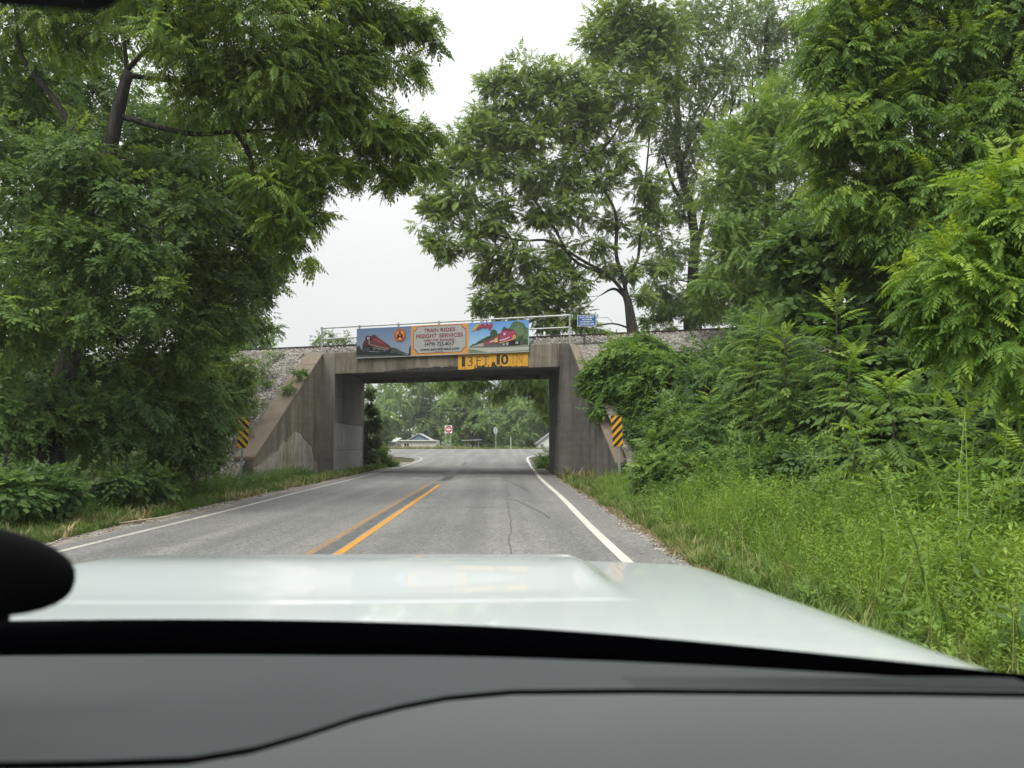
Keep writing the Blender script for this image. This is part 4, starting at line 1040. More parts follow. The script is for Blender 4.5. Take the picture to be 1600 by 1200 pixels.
# ------------------------------------------------------------------ embankment, ballast, track
def ballast_mat():
    m, nt = new_mat('ballast_stone')
    v = coords(nt)
    vor = N(nt, 'ShaderNodeTexVoronoi', Scale=13.0)
    nt.links.new(v, vor.inputs['Vector'])
    hs = nt.nodes.new('ShaderNodeSeparateColor'); nt.links.new(vor.outputs['Color'], hs.inputs[0])
    c = mixc(nt, hs.outputs[0], (.10, .088, .078), (.36, .33, .30))
    big = noise_fac(nt, v, .5, 4, .6, .4, .62)
    c = mixc(nt, mathn(nt, 'MULTIPLY', big, .55), c, (.12, .10, .07))
    out(nt, principled(nt, c, .95, spec=.15, normal=bump(nt, vor.outputs['Distance'], 1.0, .06)))
    return m
M['ballast'] = ballast_mat()
def embank(name, xs_, side):
    """front slope (towards the camera) and back slope; the bridge end follows the wing wall"""
    dys = list(np.linspace(-11, -.2, 28)) + [.15, .6, 1.0, 2.5, 4.5, 6.0, 6.5, 7.2] + list(np.linspace(8, 19, 12))
    V, F = [], []
    for dy in dys:
        for k, t in enumerate(xs_):
            if side < 0:
                xin = -7.95 - .075 * max(0, min(7.3, -dy)) if dy < 0 else -7.9
                x = xin - t
            else:
                xin = 2.85 + .16 * max(0, min(5.5, -dy)) if dy < 0 else 2.9
                x = xin + t
            sl = .60 if side < 0 else .76
            if dy < 0: z = 5.12 + sl * dy
            elif dy <= 1.0: z = 5.15 + .36 * min(1, max(0, (dy - .1) / .9))
            elif dy <= 6.0: z = 5.51
            elif dy <= 7.2: z = 5.51 - .3 * (dy - 6)
            else: z = 5.15 - .62 * (dy - 7.2)
            if dy < -.3 or dy > 7.2: z += .14 * pnoise(x, dy, .6, 5) + .05 * pnoise(x, dy, 2.5, 8)
            else: z += .03 * pnoise(x, dy, 2.0, 8)
            z = max(z, -.5)
            V.append((x, YF(x) + dy, z))
    k = len(xs_)
    for r in range(len(dys) - 1):
        for c in range(k - 1):
            a = r * k + c
            F.append((a, a + 1, a + 1 + k, a + k))
    return tag(put(name, np_mesh(name, V, F, M['ballast'], smooth=True)), kind='structure')
tt = np.concatenate([np.linspace(0, 14, 57), np.linspace(15, 90, 40)])
embank('railway_embankment', tt, -1)
embank('railway_embankment', tt, 1)
# ballast bed over the bridge
V, F = [], []
dys = [.12, .5, .95, 2.5, 4.5, 6.0, 6.45, 6.7]; zz = [5.165, 5.3, 5.5, 5.5, 5.5, 5.5, 5.32, 5.165]
xb = np.linspace(-8.0, 3.2, 60)
for dy, z in zip(dys, zz):
    for x in xb: V.append((x, YF(x) + dy, z + .035 * pnoise(x, dy, 2.4, 4)))
k = len(xb)
F = [(r * k + c, r * k + c + 1, (r + 1) * k + c + 1, (r + 1) * k + c) for r in range(len(dys) - 1) for c in range(k - 1)]
tag(put('ballast_bed', np_mesh('ballast_bed', V, F, M['ballast'], smooth=True)), kind='structure')
# loose stones on what shows of the slopes and beside the track
oct_V = np.array([(1, 0, 0), (0, 1, 0), (-1, 0, 0), (0, -1, 0), (.1, .1, .8), (-.1, 0, -.8)], float)
oct_T = np.array([(0, 1, 4), (1, 2, 4), (2, 3, 4), (3, 0, 4), (1, 0, 5), (2, 1, 5), (3, 2, 5), (0, 3, 5)])
stone_tpl = [(oct_V * rng.uniform(.7, 1.2, (6, 3)), oct_T) for _ in range(6)]
def stone_mat():
    m, nt = new_mat('loose_ballast')
    at = nt.nodes.new('ShaderNodeAttribute'); at.attribute_name = 'tint'
    c = mixc(nt, at.outputs['Fac'], (.09, .08, .072), (.46, .43, .40))
    out(nt, principled(nt, c, .95, spec=.15))
    return m
P = []
for _ in range(6000):
    dy = -7.0 * rng.random() ** 1.2; x = -7.95 - .6 - .075 * -dy - rng.exponential(2.2) - 0.02
    if x > -17: P.append((x, YF(x) + dy, 5.13 + .60 * dy + .14 * pnoise(x, dy, .6, 5) + .05 * pnoise(x, dy, 2.5, 8)))
for _ in range(3200):
    x = rng.uniform(-18, 11); dy = rng.uniform(.12, 1.1)
    P.append((x, YF(x) + dy, 5.17 + .36 * min(1, max(0, (dy - .1) / .9))))
for _ in range(2200):
    dy = -3.5 * rng.random() ** 1.3; x = 3.5 + .16 * -dy + rng.uniform(0, 7)
    P.append((x, YF(x) + dy, 5.13 + .76 * dy + .14 * pnoise(x, dy, .6, 5) + .05 * pnoise(x, dy, 2.5, 8)))
P = np.array(P)
Rm = frames(unit(len(P)), unit(len(P)))
V, F, t = tile(stone_tpl, P, Rm, rng.uniform(.022, .055, len(P)), rng.uniform(.1, 1, len(P)), .02)
tag(put('loose_gravel', np_mesh('loose_gravel', V, F, stone_mat(), t)), kind='stuff')
TRI += len(F)

track = empty('railway_track', (-2.45, YF(-2.45) + 3.0, 5.5), 'rusty railway track laid on ballast along the embankment top and over the bridge', 'railway track')
M['rail'] = simple('rusty_rail', (.06, .042, .034), .65, .4, var=.25)
M['tie'] = simple('creosoted_sleeper', (.055, .046, .04), .9, var=.3, scale=10)
for dy in (2.25, 3.77):
    mb = MB()
    for (w0, w1, z0, z1) in ((-.07, .07, .0, .025), (-.012, .012, .025, .13), (-.036, .036, .13, .17)):
        mb.add([(x, YF(x) + dy + w, 5.62 + z) for x in (-45, 25) for w, z in ((w0, z0), (w1, z0), (w1, z1), (w0, z1))],
               [(0, 1, 2, 3), (7, 6, 5, 4), (0, 4, 5, 1), (1, 5, 6, 2), (2, 6, 7, 3), (3, 7, 4, 0)])
    mb.build('rail', M['rail'], track, track.location)
ang = math.atan(-SK)
tie_me = MB().box((-.12, -1.3, 0), (.12, 1.3, .17)).build('sleeper', M['tie'], mesh_only=True, bevel=.012)
for k in range(60):
    x = -19.5 + k * .52
    o = put('sleeper', tie_me, track)
    o.location = (x + .0 - track.location.x, YF(x) + 3.0 - track.location.y, 5.455 - 5.5)
    o.rotation_euler = (rng.normal(0, .006), 0, ang + rng.normal(0, .015))

# ------------------------------------------------------------------ signs
def text_part(name, body, parent, x, z, w, h, mat, y=0.0, bold=0.0, shear=0.0, label=None):
    """lettering in the plane y of the parent's frame, facing -Y, fitted into w x h from the lower left corner (x, z)"""
    cu = bpy.data.curves.new(name, 'FONT')
    cu.body = body; cu.size = 1.0; cu.offset = bold; cu.shear = shear; cu.resolution_u = 3
    tmp = bpy.data.objects.new('tmp_text', cu); COL.objects.link(tmp)
    bpy.context.view_layer.update()
    me = bpy.data.meshes.new_from_object(tmp.evaluated_get(bpy.context.evaluated_depsgraph_get()))
    bpy.data.objects.remove(tmp); bpy.data.curves.remove(cu)
    me.name = name
    co = np.empty(len(me.vertices) * 3, np.float32); me.vertices.foreach_get('co', co); co = co.reshape(-1, 3)
    lo = co.min(0); hi = co.max(0)
    sx = w / (hi[0] - lo[0]); sz = h / (hi[1] - lo[1])
    new = np.stack([x + (co[:, 0] - lo[0]) * sx, np.full(len(co), y), z + (co[:, 1] - lo[1]) * sz], 1)
    me.vertices.foreach_set('co', new.astype(np.float32).ravel())
    me.materials.clear(); me.materials.append(mat); me.update()
    o = put(name, me, parent)
    if label: o['label'] = label
    return o

def poly_part(name, polys, parent, mat_of, y0, step=.0008):
    """flat printed shapes, each slightly proud of the one before. polys: (material key, [(x,z)...])"""
    V, F, mi, mats = [], [], [], []
    for k, (key, pts) in enumerate(polys):
        if key not in mats: mats.append(key)
        n = len(V); y = y0 - step * k
        V += [(a, y, b) for a, b in pts]
        for t in tessellate_polygon([[Vector((a, b, 0)) for a, b in pts]]):
            A, B, C3 = (pts[i] for i in t)
            ccw = (B[0] - A[0]) * (C3[1] - A[1]) - (B[1] - A[1]) * (C3[0] - A[0]) > 0
            F.append(tuple(i + n for i in (t if ccw else t[::-1]))); mi.append(mats.index(key))
    me = np_mesh(name, V, F)
    for key in mats: me.materials.append(mat_of(key))
    me.polygons.foreach_set('material_index', np.array(mi, dtype=np.int32))
    return put(name, me, parent)

PRINT = {}
def ink(c):
    c = tuple(c)
    if c not in PRINT:
        m, nt = new_mat('printed_ink')
        v = coords(nt)
        f = noise_fac(nt, v, 9, 4, .6, .3, .7)
        out(nt, principled(nt, mixc(nt, f, tuple(x * .86 for x in c), tuple(min(1, x * 1.1) for x in c)), .55, spec=.3))
        PRINT[c] = m
    return PRINT[c]
def grad_ink(name, lo, hi, z0, z1):
    m, nt = new_mat(name)
    t = nt.nodes.new('ShaderNodeTexCoord'); s = nt.nodes.new('ShaderNodeSeparateXYZ'); nt.links.new(t.outputs['Object'], s.inputs[0])
    r = nt.nodes.new('ShaderNodeMapRange'); r.inputs['From Min'].default_value = z0; r.inputs['From Max'].default_value = z1
    nt.links.new(s.outputs['Z'], r.inputs['Value'])
    out(nt, principled(nt, mixc(nt, r.outputs[0], lo, hi), .5, spec=.3))
    return m

BANG = math.atan(-SK)
bx0 = -6.12
banner = empty('banner_sign', (bx0, YF(bx0) - .13, 4.89), 'long printed railroad banner with two train pictures hanging on the bridge railing', 'banner', rotz=BANG)
BW, BH = 7.56, 1.225
M['alu'] = simple('aluminium_panel', (.42, .43, .43), .45, .5)
MB().box((0, 0, 0), (BW, .02, BH)).build('backing_panel', M['alu'], banner)
MB().box((-.02, -.022, -.03), (BW + .01, .03, -.002)).build('bottom_channel', M['alu'], banner)
for k in range(6):
    x = .45 + k * 1.33
    for z in (.25, 1.0): MB().box((x, .021, z), (x + .05, .24, z + .04)).build('bracket', M['galv'], banner)
T3 = BW / 3
# left picture: maroon diesel climbing under a blue sky
sky_l = grad_ink('printed_evening_sky', (.24, .30, .38), (.11, .165, .28), .0, BH)
def L_(pts): return [(s * T3, t * BH) for s, t in pts]
dkc, mar, mar2, blk, gry, tan = (.018, .02, .022), (.11, .032, .04), (.075, .022, .03), (.012, .012, .013), (.12, .12, .125), (.30, .24, .18)
polys = [('sky', [(0, 0), (T3, 0), (T3, BH), (0, BH)]),
 (dkc, L_([(0, 0), (1, 0), (.93, .03), (.85, .07), (.72, .13), (.6, .16), (.4, .17), (.2, .20), (.1, .23), (.08, .34), (.05, .45), (.03, .36), (0, .42)])),
 ((.035, .05, .045), L_([(1, 0), (1, .36), (.985, .33), (.965, .25), (.96, .12), (.95, .02)])),
 ((.055, .06, .055), L_([(.62, .17), (.97, .03), (.97, .05), (.8, .18), (.72, .27), (.66, .30), (.62, .33)])),
 (gry, L_([(.66, .30), (.72, .27), (.86, .13), (.97, .04), (.9, .1), (.78, .23), (.7, .31)])),
 (blk, L_([(.10, .22), (.14, .24), (.62, .14), (.66, .2), (.62, .3), (.35, .42), (.22, .46), (.12, .4)])),
 (gry, L_([(.28, .34), (.36, .35), (.48, .29), (.60, .24), (.60, .21), (.46, .24), (.34, .29)])),
 ((.05, .05, .052), L_([(.13, .2), (.25, .2), (.25, .33), (.13, .33)])),
 (gry, L_([(.31, .24), (.35, .24), (.35, .29), (.31, .29)])), (gry, L_([(.4, .22), (.44, .22), (.44, .27), (.4, .27)])), (gry, L_([(.5, .18), (.54, .18), (.54, .23), (.5, .23)])),
 (mar2, L_([(.11, .36), (.12, .5), (.16, .58), (.165, .70), (.19, .74), (.24, .74), (.245, .42)])),
 (mar, L_([(.24, .74), (.24, .40), (.44, .30), (.62, .24), (.62, .37), (.53, .49), (.44, .61), (.38, .70), (.35, .75), (.30, .77), (.29, .72)])),
 (mar2, L_([(.29, .72), (.30, .77), (.35, .755), (.36, .70), (.34, .66), (.30, .66)])),
 (tan, L_([(.26, .445), (.42, .355), (.6, .275), (.6, .255), (.42, .335), (.26, .42)])),
 (tan, L_([(.225, .7), (.245, .7), (.245, .44), (.23, .44)])),
 ((.30, .05, .05), L_([(.32, .63), (.42, .56), (.52, .44), (.52, .42), (.4, .53), (.32, .58)])),
 (blk, L_([(.25, .66), (.285, .64), (.285, .55), (.25, .57)])), (blk, L_([(.17, .68), (.20, .70), (.20, .6), (.17, .59)])), ((.35, .35, .36), L_([(.20, .70), (.225, .70), (.225, .62), (.20, .61)])),
 ((.45, .42, .38), L_([(.07, .3), (.075, .3), (.075, .56), (.07, .56)])), ((.09, .1, .1), L_([(.02, .0), (.96, .0), (.9, .02), (.4, .05), (.02, .07)]))]
poly_part('train_picture', polys, banner, lambda k: sky_l if k == 'sky' else ink(k), -.002)
def circ(cx, cz, r, n=28): return [(cx + r * math.cos(2 * math.pi * i / n), cz + r * math.sin(2 * math.pi * i / n)) for i in range(n)]
ex, ez, er = .80 * T3, .71 * BH, .272
emb = poly_part('round_emblem', [((.26, .045, .025), circ(ex, ez, er)), ((.55, .24, .05), circ(ex, ez, er * .93)), ((.26, .045, .025), circ(ex, ez, er * .88)), ((.58, .27, .07), circ(ex, ez, er * .70))], banner, ink, -.022)
dk_red = ink((.13, .018, .015))
text_part('emblem_letter', 'A', emb, ex - .10, ez - .05, .20, .27, dk_red, -.027, .02)
text_part('emblem_letter', 'M', emb, ex - .14, ez - .15, .28, .20, dk_red, -.0275, .01)
# middle panel: grey notice in an orange border with notched corners
org, grey, red, black = (.52, .26, .075), (.33, .33, .32), (.22, .035, .045), (.03, .03, .032)
def notch(x0, x1, z0, z1, c, n=6):
    P = []
    for (cx, cz, a0) in ((x0, z0, 90), (x1, z0, 180), (x1, z1, 270), (x0, z1, 360)):
        for i in range(n + 1):
            a = R(a0 - 90 * i / n); P.append((cx + c * math.cos(a), cz + c * math.sin(a)))
    return P
x0, x1 = T3, 2 * T3
poly_part('notice_panel', [(org, [(x0, 0), (x1, 0), (x1, BH), (x0, BH)]), (red, notch(x0 + .10, x1 - .10, .07, BH - .035, .17)), (grey, notch(x0 + .125, x1 - .125, .095, BH - .06, .17))], banner, ink, -.003)
MR, MK = ink(red), ink(black)
for body, cx, z, w, h, mm, b in (('TRAIN RIDES', .50, .93, 1.38, .155, MR, .018), ('FREIGHT SERVICES', .50, .70, 2.05, .16, MR, .018), ('OPEN FOR BUSINESS', .50, .545, 1.34, .10, MR, .012),
                                 ('(479) 725-4017', .50, .345, 1.30, .165, MK, .018), ('www.amrailroad.com', .505, .175, 1.72, .125, MK, .02), ('Est. 1986', .50, .105, .33, .045, MK, .0)):
    ws_ = body.split(); n_ = sum(len(q) for q in ws_) + .8 * (len(ws_) - 1); xx = x0 + T3 * cx - w / 2
    for q in ws_:
        text_part('lettering', q, banner, xx, z, w * len(q) / n_, h, mm, -.012, b)
        xx += w * (len(q) + .8) / n_
# right picture: red engine before trees
sky_r = grad_ink('printed_day_sky', (.30, .46, .58), (.10, .25, .55), .2, BH)
def R_(pts): return [(2 * T3 + s * T3, t * BH) for s, t in pts]
tg, tg2, tg3 = (.035, .065, .03), (.07, .115, .06), (.10, .16, .085)
def leafy(pts, amp, seed):
    o = []; r = random.Random(seed)
    for (a, b) in zip(pts, pts[1:] + pts[:1]):
        for k in range(5):
            t = k / 5; o.append((a[0] + (b[0] - a[0]) * t + r.uniform(-amp, amp) * (k > 0), a[1] + (b[1] - a[1]) * t + r.uniform(-amp, amp) * (k > 0)))
    return o
polys = [('sky', [(2 * T3, 0), (BW, 0), (BW, BH), (2 * T3, BH)]),
 (tg, R_(leafy([(.02, .2), (.03, .26), (.12, .33), (.22, .44), (.3, .52), (.36, .55), (.37, .7), (.42, .76), (.47, .70), (.49, .6), (.54, .62), (.57, .78), (.61, .83), (.66, .75), (.66, .2)], .012, 1))),
 (tg2, R_(leafy([(.62, .2), (.64, .72), (.70, .83), (.74, .96), (.80, .98), (.88, .94), (.94, .83), (.985, .7), (.99, .2)], .014, 2))),
 (tg3, R_(leafy([(.76, .6), (.78, .8), (.84, .88), (.9, .78), (.92, .6), (.86, .45)], .02, 3))), (tg, R_(leafy([(.80, .25), (.82, .45), (.9, .5), (.97, .4), (.97, .22)], .02, 4))), (tg3, R_(leafy([(.9, .36), (.93, .55), (.97, .58), (.985, .4)], .015, 5))),
 ((.20, .22, .16), R_([(0, 0), (1, 0), (1, .2), (0, .2)])), ((.36, .36, .34), R_([(.1, 0), (1, .05), (1, .14), (.0, .17), (0, .12)])), ((.14, .18, .10), R_([(0, 0), (.35, 0), (.1, .12), (0, .14)])),
 ((.09, .09, .095), R_([(.08, .2), (.12, .25), (.35, .28), (.62, .3), (.9, .33), (.9, .2), (.5, .18)])),
 ((.32, .30, .28), R_([(.04, .21), (.08, .25), (.26, .33), (.26, .22)])), ((.20, .06, .07), R_([(.25, .25), (.26, .35), (.32, .39), (.35, .36), (.35, .26)])),
 ((.28, .05, .08), R_([(.34, .28), (.34, .40), (.42, .46), (.50, .58), (.505, .32)])), ((.60, .36, .10), R_([(.44, .32), (.44, .44), (.485, .47), (.49, .34)])), ((.45, .40, .40), R_([(.36, .33), (.36, .36), (.44, .41), (.44, .36)])),
 ((.30, .045, .085), R_([(.525, .30), (.53, .60), (.56, .70), (.62, .74), (.72, .73), (.78, .66), (.79, .46), (.76, .40), (.62, .34)])),
 ((.12, .03, .05), R_([(.56, .70), (.62, .745), (.72, .735), (.76, .69), (.72, .66), (.62, .68)])), ((.5, .5, .52), R_([(.585, .60), (.615, .63), (.62, .56), (.59, .54)])), (blk, R_([(.56, .57), (.58, .6), (.585, .55), (.562, .52)])),
 ((.42, .42, .50), R_([(.52, .40), (.62, .44), (.69, .49), (.69, .46), (.62, .40), (.52, .36)])), ((.62, .34, .08), R_([(.52, .31), (.66, .37), (.76, .42), (.76, .40), (.66, .345), (.52, .29)])),
 ((.62, .36, .08), R_([(.735, .42), (.74, .5), (.765, .54), (.79, .5), (.79, .44), (.77, .41)])), (mar, R_([(.755, .45), (.755, .49), (.775, .5), (.775, .45)])),
 (blk, R_([(.55, .22), (.56, .30), (.64, .33), (.74, .38), (.80, .37), (.86, .32), (.86, .22), (.7, .2)])),
 ((.30, .31, .31), R_([(.57, .22), (.57, .28), (.61, .29), (.61, .22)])), ((.30, .31, .31), R_([(.63, .22), (.63, .30), (.67, .31), (.67, .22)])), ((.30, .31, .31), R_([(.78, .25), (.79, .33), (.83, .32), (.83, .25)])),
 ((.48, .31, .03), R_([(.05, .74), (.10, .74), (.20, .945), (.14, .945)]))]
poly_part('train_picture', polys, banner, lambda k: sky_r if k == 'sky' else ink(k), -.002)
AMr = ink((.30, .03, .045))
logo = poly_part('slanted_logo', [((.30, .03, .045), R_([(.13, .745), (.165, .745), (.25, .93), (.27, .96), (.225, .96)])), ((.30, .03, .045), R_([(.232, .83), (.262, .83), (.264, .85), (.234, .85)]))], banner, ink, -.026)
text_part('logo_letter', 'A', logo, 2 * T3 + .185 * T3, .795 * BH, .105 * T3, .155 * BH, AMr, -.028, .05, .25)
poly_part('logo_letter', [((.30, .03, .045), R_([(.268, .80), (.302, .955), (.338, .955), (.338, .875), (.378, .955), (.418, .955), (.372, .735), (.336, .735), (.368, .885), (.334, .815), (.310, .815), (.310, .895), (.296, .80)]))], logo, ink, -.028)

# yellow clearance board painted on the girder
csx = -1.78
clear = empty('clearance_sign', (csx, YF(csx) - .062, 4.262), 'yellow height board reading 13 FT-10 IN on the concrete girder under the banner', 'clearance sign', rotz=BANG)
def board_mat():
    m, nt = new_mat('yellow_board_paint')
    v = coords(nt)
    w = noise_fac(nt, v, 5.5, 7, .75, .60, .66)
    d = noise_fac(nt, v, 2.2, 4, .6, .3, .7)
    c = mixc(nt, d, (.50, .25, .02), (.62, .34, .035))
    c = mixc(nt, w, c, (.10, .055, .03))
    out(nt, principled(nt, c, .6, spec=.35))
    return m
CW, CH = 2.93, .60
mb = MB()
bot = [(CW * k / 60, (.0 if k < 20 else .045 + .04 * pnoise(k * .35, 0, 1, 3) + .03 * (k < 48))) for k in range(61)]
n = len(bot)
mb.add([(a, .0, b) for a, b in bot] + [(a, .0, CH) for a, b in bot] + [(a, .018, b) for a, b in bot] + [(a, .018, CH) for a, b in bot],
       [(k, k + 1, n + k + 1, n + k) for k in range(n - 1)] + [(2 * n + k, 3 * n + k, 3 * n + k + 1, 2 * n + k + 1) for k in range(n - 1)] +
       [(k, 2 * n + k, 2 * n + k + 1, k + 1) for k in range(n - 1)] + [(n + k, n + k + 1, 3 * n + k + 1, 3 * n + k) for k in range(n - 1)] + [(0, n, 3 * n, 2 * n), (n - 1, 3 * n - 1, 4 * n - 1, 2 * n - 1)])
mb.build('board', board_mat(), clear)
MBK = ink((.035, .033, .03)); MFAD = ink((.20, .13, .04)); MTH = ink((.07, .06, .04))
for body, u0, u1, z0, h, mm, b in (('1', .16, .31, .115, .41, MBK, .045), ('3', .40, .63, .125, .39, MTH, -.012), ('F', .79, .98, .16, .34, MTH, -.006), ('T', 1.04, 1.33, .16, .34, MTH, -.006),
                                   ('-', 1.44, 1.58, .20, .06, MBK, .02), ('1', 1.64, 1.77, .15, .40, MBK, .04), ('0', 1.82, 2.13, .145, .405, MBK, .025), ('I', 2.31, 2.335, .17, .37, MFAD, -.01), ('N', 2.46, 2.70, .17, .37, MFAD, -.018)):
    text_part('numeral' if body.isdigit() else 'lettering', body, clear, u0, z0, u1 - u0, h, mm, -.002, b)
for (a, b) in ((.77, .83), (1.12, 1.25)):
    MB().box((a, -.003, .155), (b, -.002, .175)).build('lettering', MTH, clear)
# ragged black scrapes over the lower edge of the board
r = random.Random(4)
pts = [(.62, .0)]
u = .62
while u < 2.86:
    hgt = (.14 if u < 1.9 else .07) * r.uniform(.25, 1.15) if u > .7 else .02
    pts.append((u, hgt)); u += r.uniform(.02, .055); pts.append((u, hgt + r.uniform(-.015, .015)))
pts += [(2.88, .01), (2.88, -.012), (.62, -.012)]
poly_part('scrape', [((.03, .027, .025), pts), ((.03, .027, .025), [(1.42, .1), (1.60, .1), (1.59, .2), (1.55, .21), (1.52, .19), (1.43, .2)])], clear, ink, -.005)

# blue emergency notice on its post
blue = empty('emergency_sign', (3.214, 29.02, 4.72), 'small blue emergency notice with white lettering on a dark post beside the railing end', 'sign', rotz=R(-6))
M['dark_post'] = simple('dark_green_post', (.05, .055, .045), .7)
MB().box((-.14, .012, .0), (-.06, .07, 1.32)).build('post', M['dark_post'], blue, bevel=.008)
MB().box((-.355, .0, 1.05), (.355, .010, 1.485)).build('panel', ink((.55, .60, .66)), blue)
poly_part('blue_field', [((.025, .09, .30), [(-.335, 1.07), (.335, 1.07), (.335, 1.465), (-.335, 1.465)])], blue, ink, -.001)
MW = ink((.75, .78, .8))
for k, (body, w) in enumerate((('REPORT EMERGENCY', .56), ('OR PROBLEM', .38), ('TO 800-800-7171', .50), ('CROSSING 667-600P', .56))):
    text_part('lettering', body, blue, -w / 2, 1.375 - .088 * k, w, .052, MW, -.004, .02)

# yellow and black object markers
def clip_poly(poly, x0, x1, z0, z1):
    def cl(P, f, inter):
        o = []
        for i, a in enumerate(P):
            b = P[(i + 1) % len(P)]
            if f(a): o.append(a)
            if f(a) != f(b): o.append(inter(a, b))
        return o
    def ix(v): return lambda a, b: (v, a[1] + (b[1] - a[1]) * (v - a[0]) / (b[0] - a[0]))
    def iz(v): return lambda a, b: (a[0] + (b[0] - a[0]) * (v - a[1]) / (b[1] - a[1]), v)
    for f, i in ((lambda p: p[0] >= x0, ix(x0)), (lambda p: p[0] <= x1, ix(x1)), (lambda p: p[1] >= z0, iz(z0)), (lambda p: p[1] <= z1, iz(z1))):
        poly = cl(poly, f, i) if poly else poly
    return poly
def marker(loc, sgn, label, rotz, tilt, w=.31, h=.915, zb=1.2):
    root = empty('object_marker', loc, label, 'object marker', 'striped markers before the bridge wing walls', rotz)
    root.rotation_euler = (0, tilt, rotz)
    MB().box((-.035, .012, -.25), (-.02, .045, zb + .8)).box((.02, .012, -.25), (.035, .045, zb + .8)).box((-.02, .036, -.25), (.02, .045, zb + .8)).build('post', M['galv'], root)
    c = .03
    mb = MB().prism([(-w / 2 + c, zb), (w / 2 - c, zb), (w / 2, zb + c), (w / 2, zb + h - c), (w / 2 - c, zb + h), (-w / 2 + c, zb + h), (-w / 2, zb + h - c), (-w / 2, zb + c)], 0, .008)
    mb.v = [(x, .0 + z, y) for x, y, z in mb.v]
    mb.build('panel', ink((.72, .36, .015)), root)
    for k in range(-2, 6):
        z = zb + k * .2255 + (.06 if sgn > 0 else .02)
        st = [(-w, z - sgn * w), (w, z + sgn * w), (w, z + sgn * w + .112), (-w, z - sgn * w + .112)]
        st = clip_poly(st, -w / 2 + .004, w / 2 - .004, zb + .004, zb + h - .004)
        if len(st) >= 3: poly_part('stripe', [((.02, .02, .02), st)], root, ink, -.002)
    return root
marker((3.50, 22.9, gz(3.5, 22.9)), 1, 'striped yellow and black marker on a twin steel post at the right wing wall', R(-3), R(-3))
marker((-7.86, 23.3, gz(-7.86, 23.3)), -1, 'striped marker half hidden by leaves at the foot of the left wing wall', R(16), R(2))

# ------------------------------------------------------------------ beyond the bridge: signs, houses, wires
JZ = float(land(83.0))
dne = empty('road_sign', (-5.8, 83.0, JZ), 'red and white do not enter sign on two posts across the junction', 'road sign')
for x in (-.28, .26):
    MB().tube([(x, .04, -.2), (x, .04, 2.55)], .035, 6).build('post', M['galv'], dne)
MB().box((-.40, 0, 1.72), (.40, .012, 2.55)).build('panel', ink((.7, .7, .7)), dne)
poly_part('red_disc', [((.42, .02, .04), circ(0, 2.135, .37))], dne, ink, -.001)
poly_part('white_bar', [((.75, .75, .75), [(-.29, 2.075), (.29, 2.075), (.29, 2.195), (-.29, 2.195)])], dne, ink, -.003)
text_part('lettering', 'DO NOT', dne, -.19, 2.24, .38, .10, ink((.75, .75, .75)), -.003, .02)
text_part('lettering', 'ENTER', dne, -.17, 1.93, .34, .10, ink((.75, .75, .75)), -.003, .02)
stop = empty('stop_sign', (-.67, 80.0, float(land(80))), 'grey back of an octagonal sign on a thin post, turned nearly edge on', 'road sign', rotz=R(58))
MB().tube([(0, 0, -.2), (0, 0, 2.3)], .035, 6).build('post', M['galv'], stop)
mb = MB().prism([(.40 * math.cos(R(22.5 + 45 * k)), 1.98 + .40 * math.sin(R(22.5 + 45 * k))) for k in range(8)], .036, .05)
mb.v = [(x, z, y) for x, y, z in mb.v]
mb.build('panel', simple('pale_sign_back', (.55, .57, .57), .6), stop)
mp = empty('marker_post', (.95, 86.5, float(land(86.5))), 'short bare white post standing at the far side of the junction', 'post')
MB().tube([(0, 0, -.2), (0, 0, 1.3)], .05, 6).build('pole', simple('white_post', (.5, .5, .48), .6), mp)
MB().box((-.06, -.06, 1.3), (.06, .06, 1.36)).build('cap', M['galv'], mp)
sh = empty('mailbox_shelter', (-3.6, 92.0, float(land(92))), 'little open roofed stand on two posts at the far side of the junction', 'shelter')
for x in (-.9, .7): MB().box((x, 0, -.3), (x + .08, .08, .95)).build('post', M['galv'], sh)
MB().add([(-1.3, -.4, .9), (1.1, -.4, 1.0), (1.1, .5, 1.0), (-1.3, .5, .9), (-1.3, -.4, .97), (1.1, -.4, 1.07), (1.1, .5, 1.07), (-1.3, .5, .97)], [(0, 3, 2, 1), (4, 5, 6, 7), (0, 1, 5, 4), (1, 2, 6, 5), (2, 3, 7, 6), (3, 0, 4, 7)]).build('roof', simple('pale_sheet_roof', (.42, .44, .44), .6), sh)

M['white_wall'] = simple('white_siding', (.62, .63, .61), .7, var=.06, scale=2)
M['cream_wall'] = simple('cream_wall', (.58, .56, .49), .75, var=.06, scale=2)
M['blue_gable'] = simple('blue_grey_siding', (.15, .20, .27), .7, var=.08, scale=3)
M['roof_pale'] = simple('pale_shingle', (.42, .43, .42), .8, var=.15, scale=5)
M['roof_grey'] = simple('grey_shingle', (.17, .17, .165), .85, var=.2, scale=5)
M['pane'] = simple('dark_window_glass', (.03, .035, .04), .1, var=.1)
M['trim'] = simple('white_trim', (.68, .68, .66), .6, var=.05)
def gable_roof(mb, x0, x1, y0, y1, ze, zr, th=.14, over=.3):
    xm = (x0 + x1) / 2
    sl = (zr - ze) / (xm - x0)
    for sx, a in ((-1, x0 - over), (1, x1 + over)):
        zl = ze - over * sl
        mb.add([(a, y0 - over, zl), (xm, y0 - over, zr), (xm, y1 + over, zr), (a, y1 + over, zl), (a, y0 - over, zl + th), (xm, y0 - over, zr + th), (xm, y1 + over, zr + th), (a, y1 + over, zl + th)],
               [(0, 1, 2, 3), (4, 7, 6, 5), (0, 4, 5, 1), (1, 5, 6, 2), (2, 6, 7, 3), (3, 7, 4, 0)])
    return mb
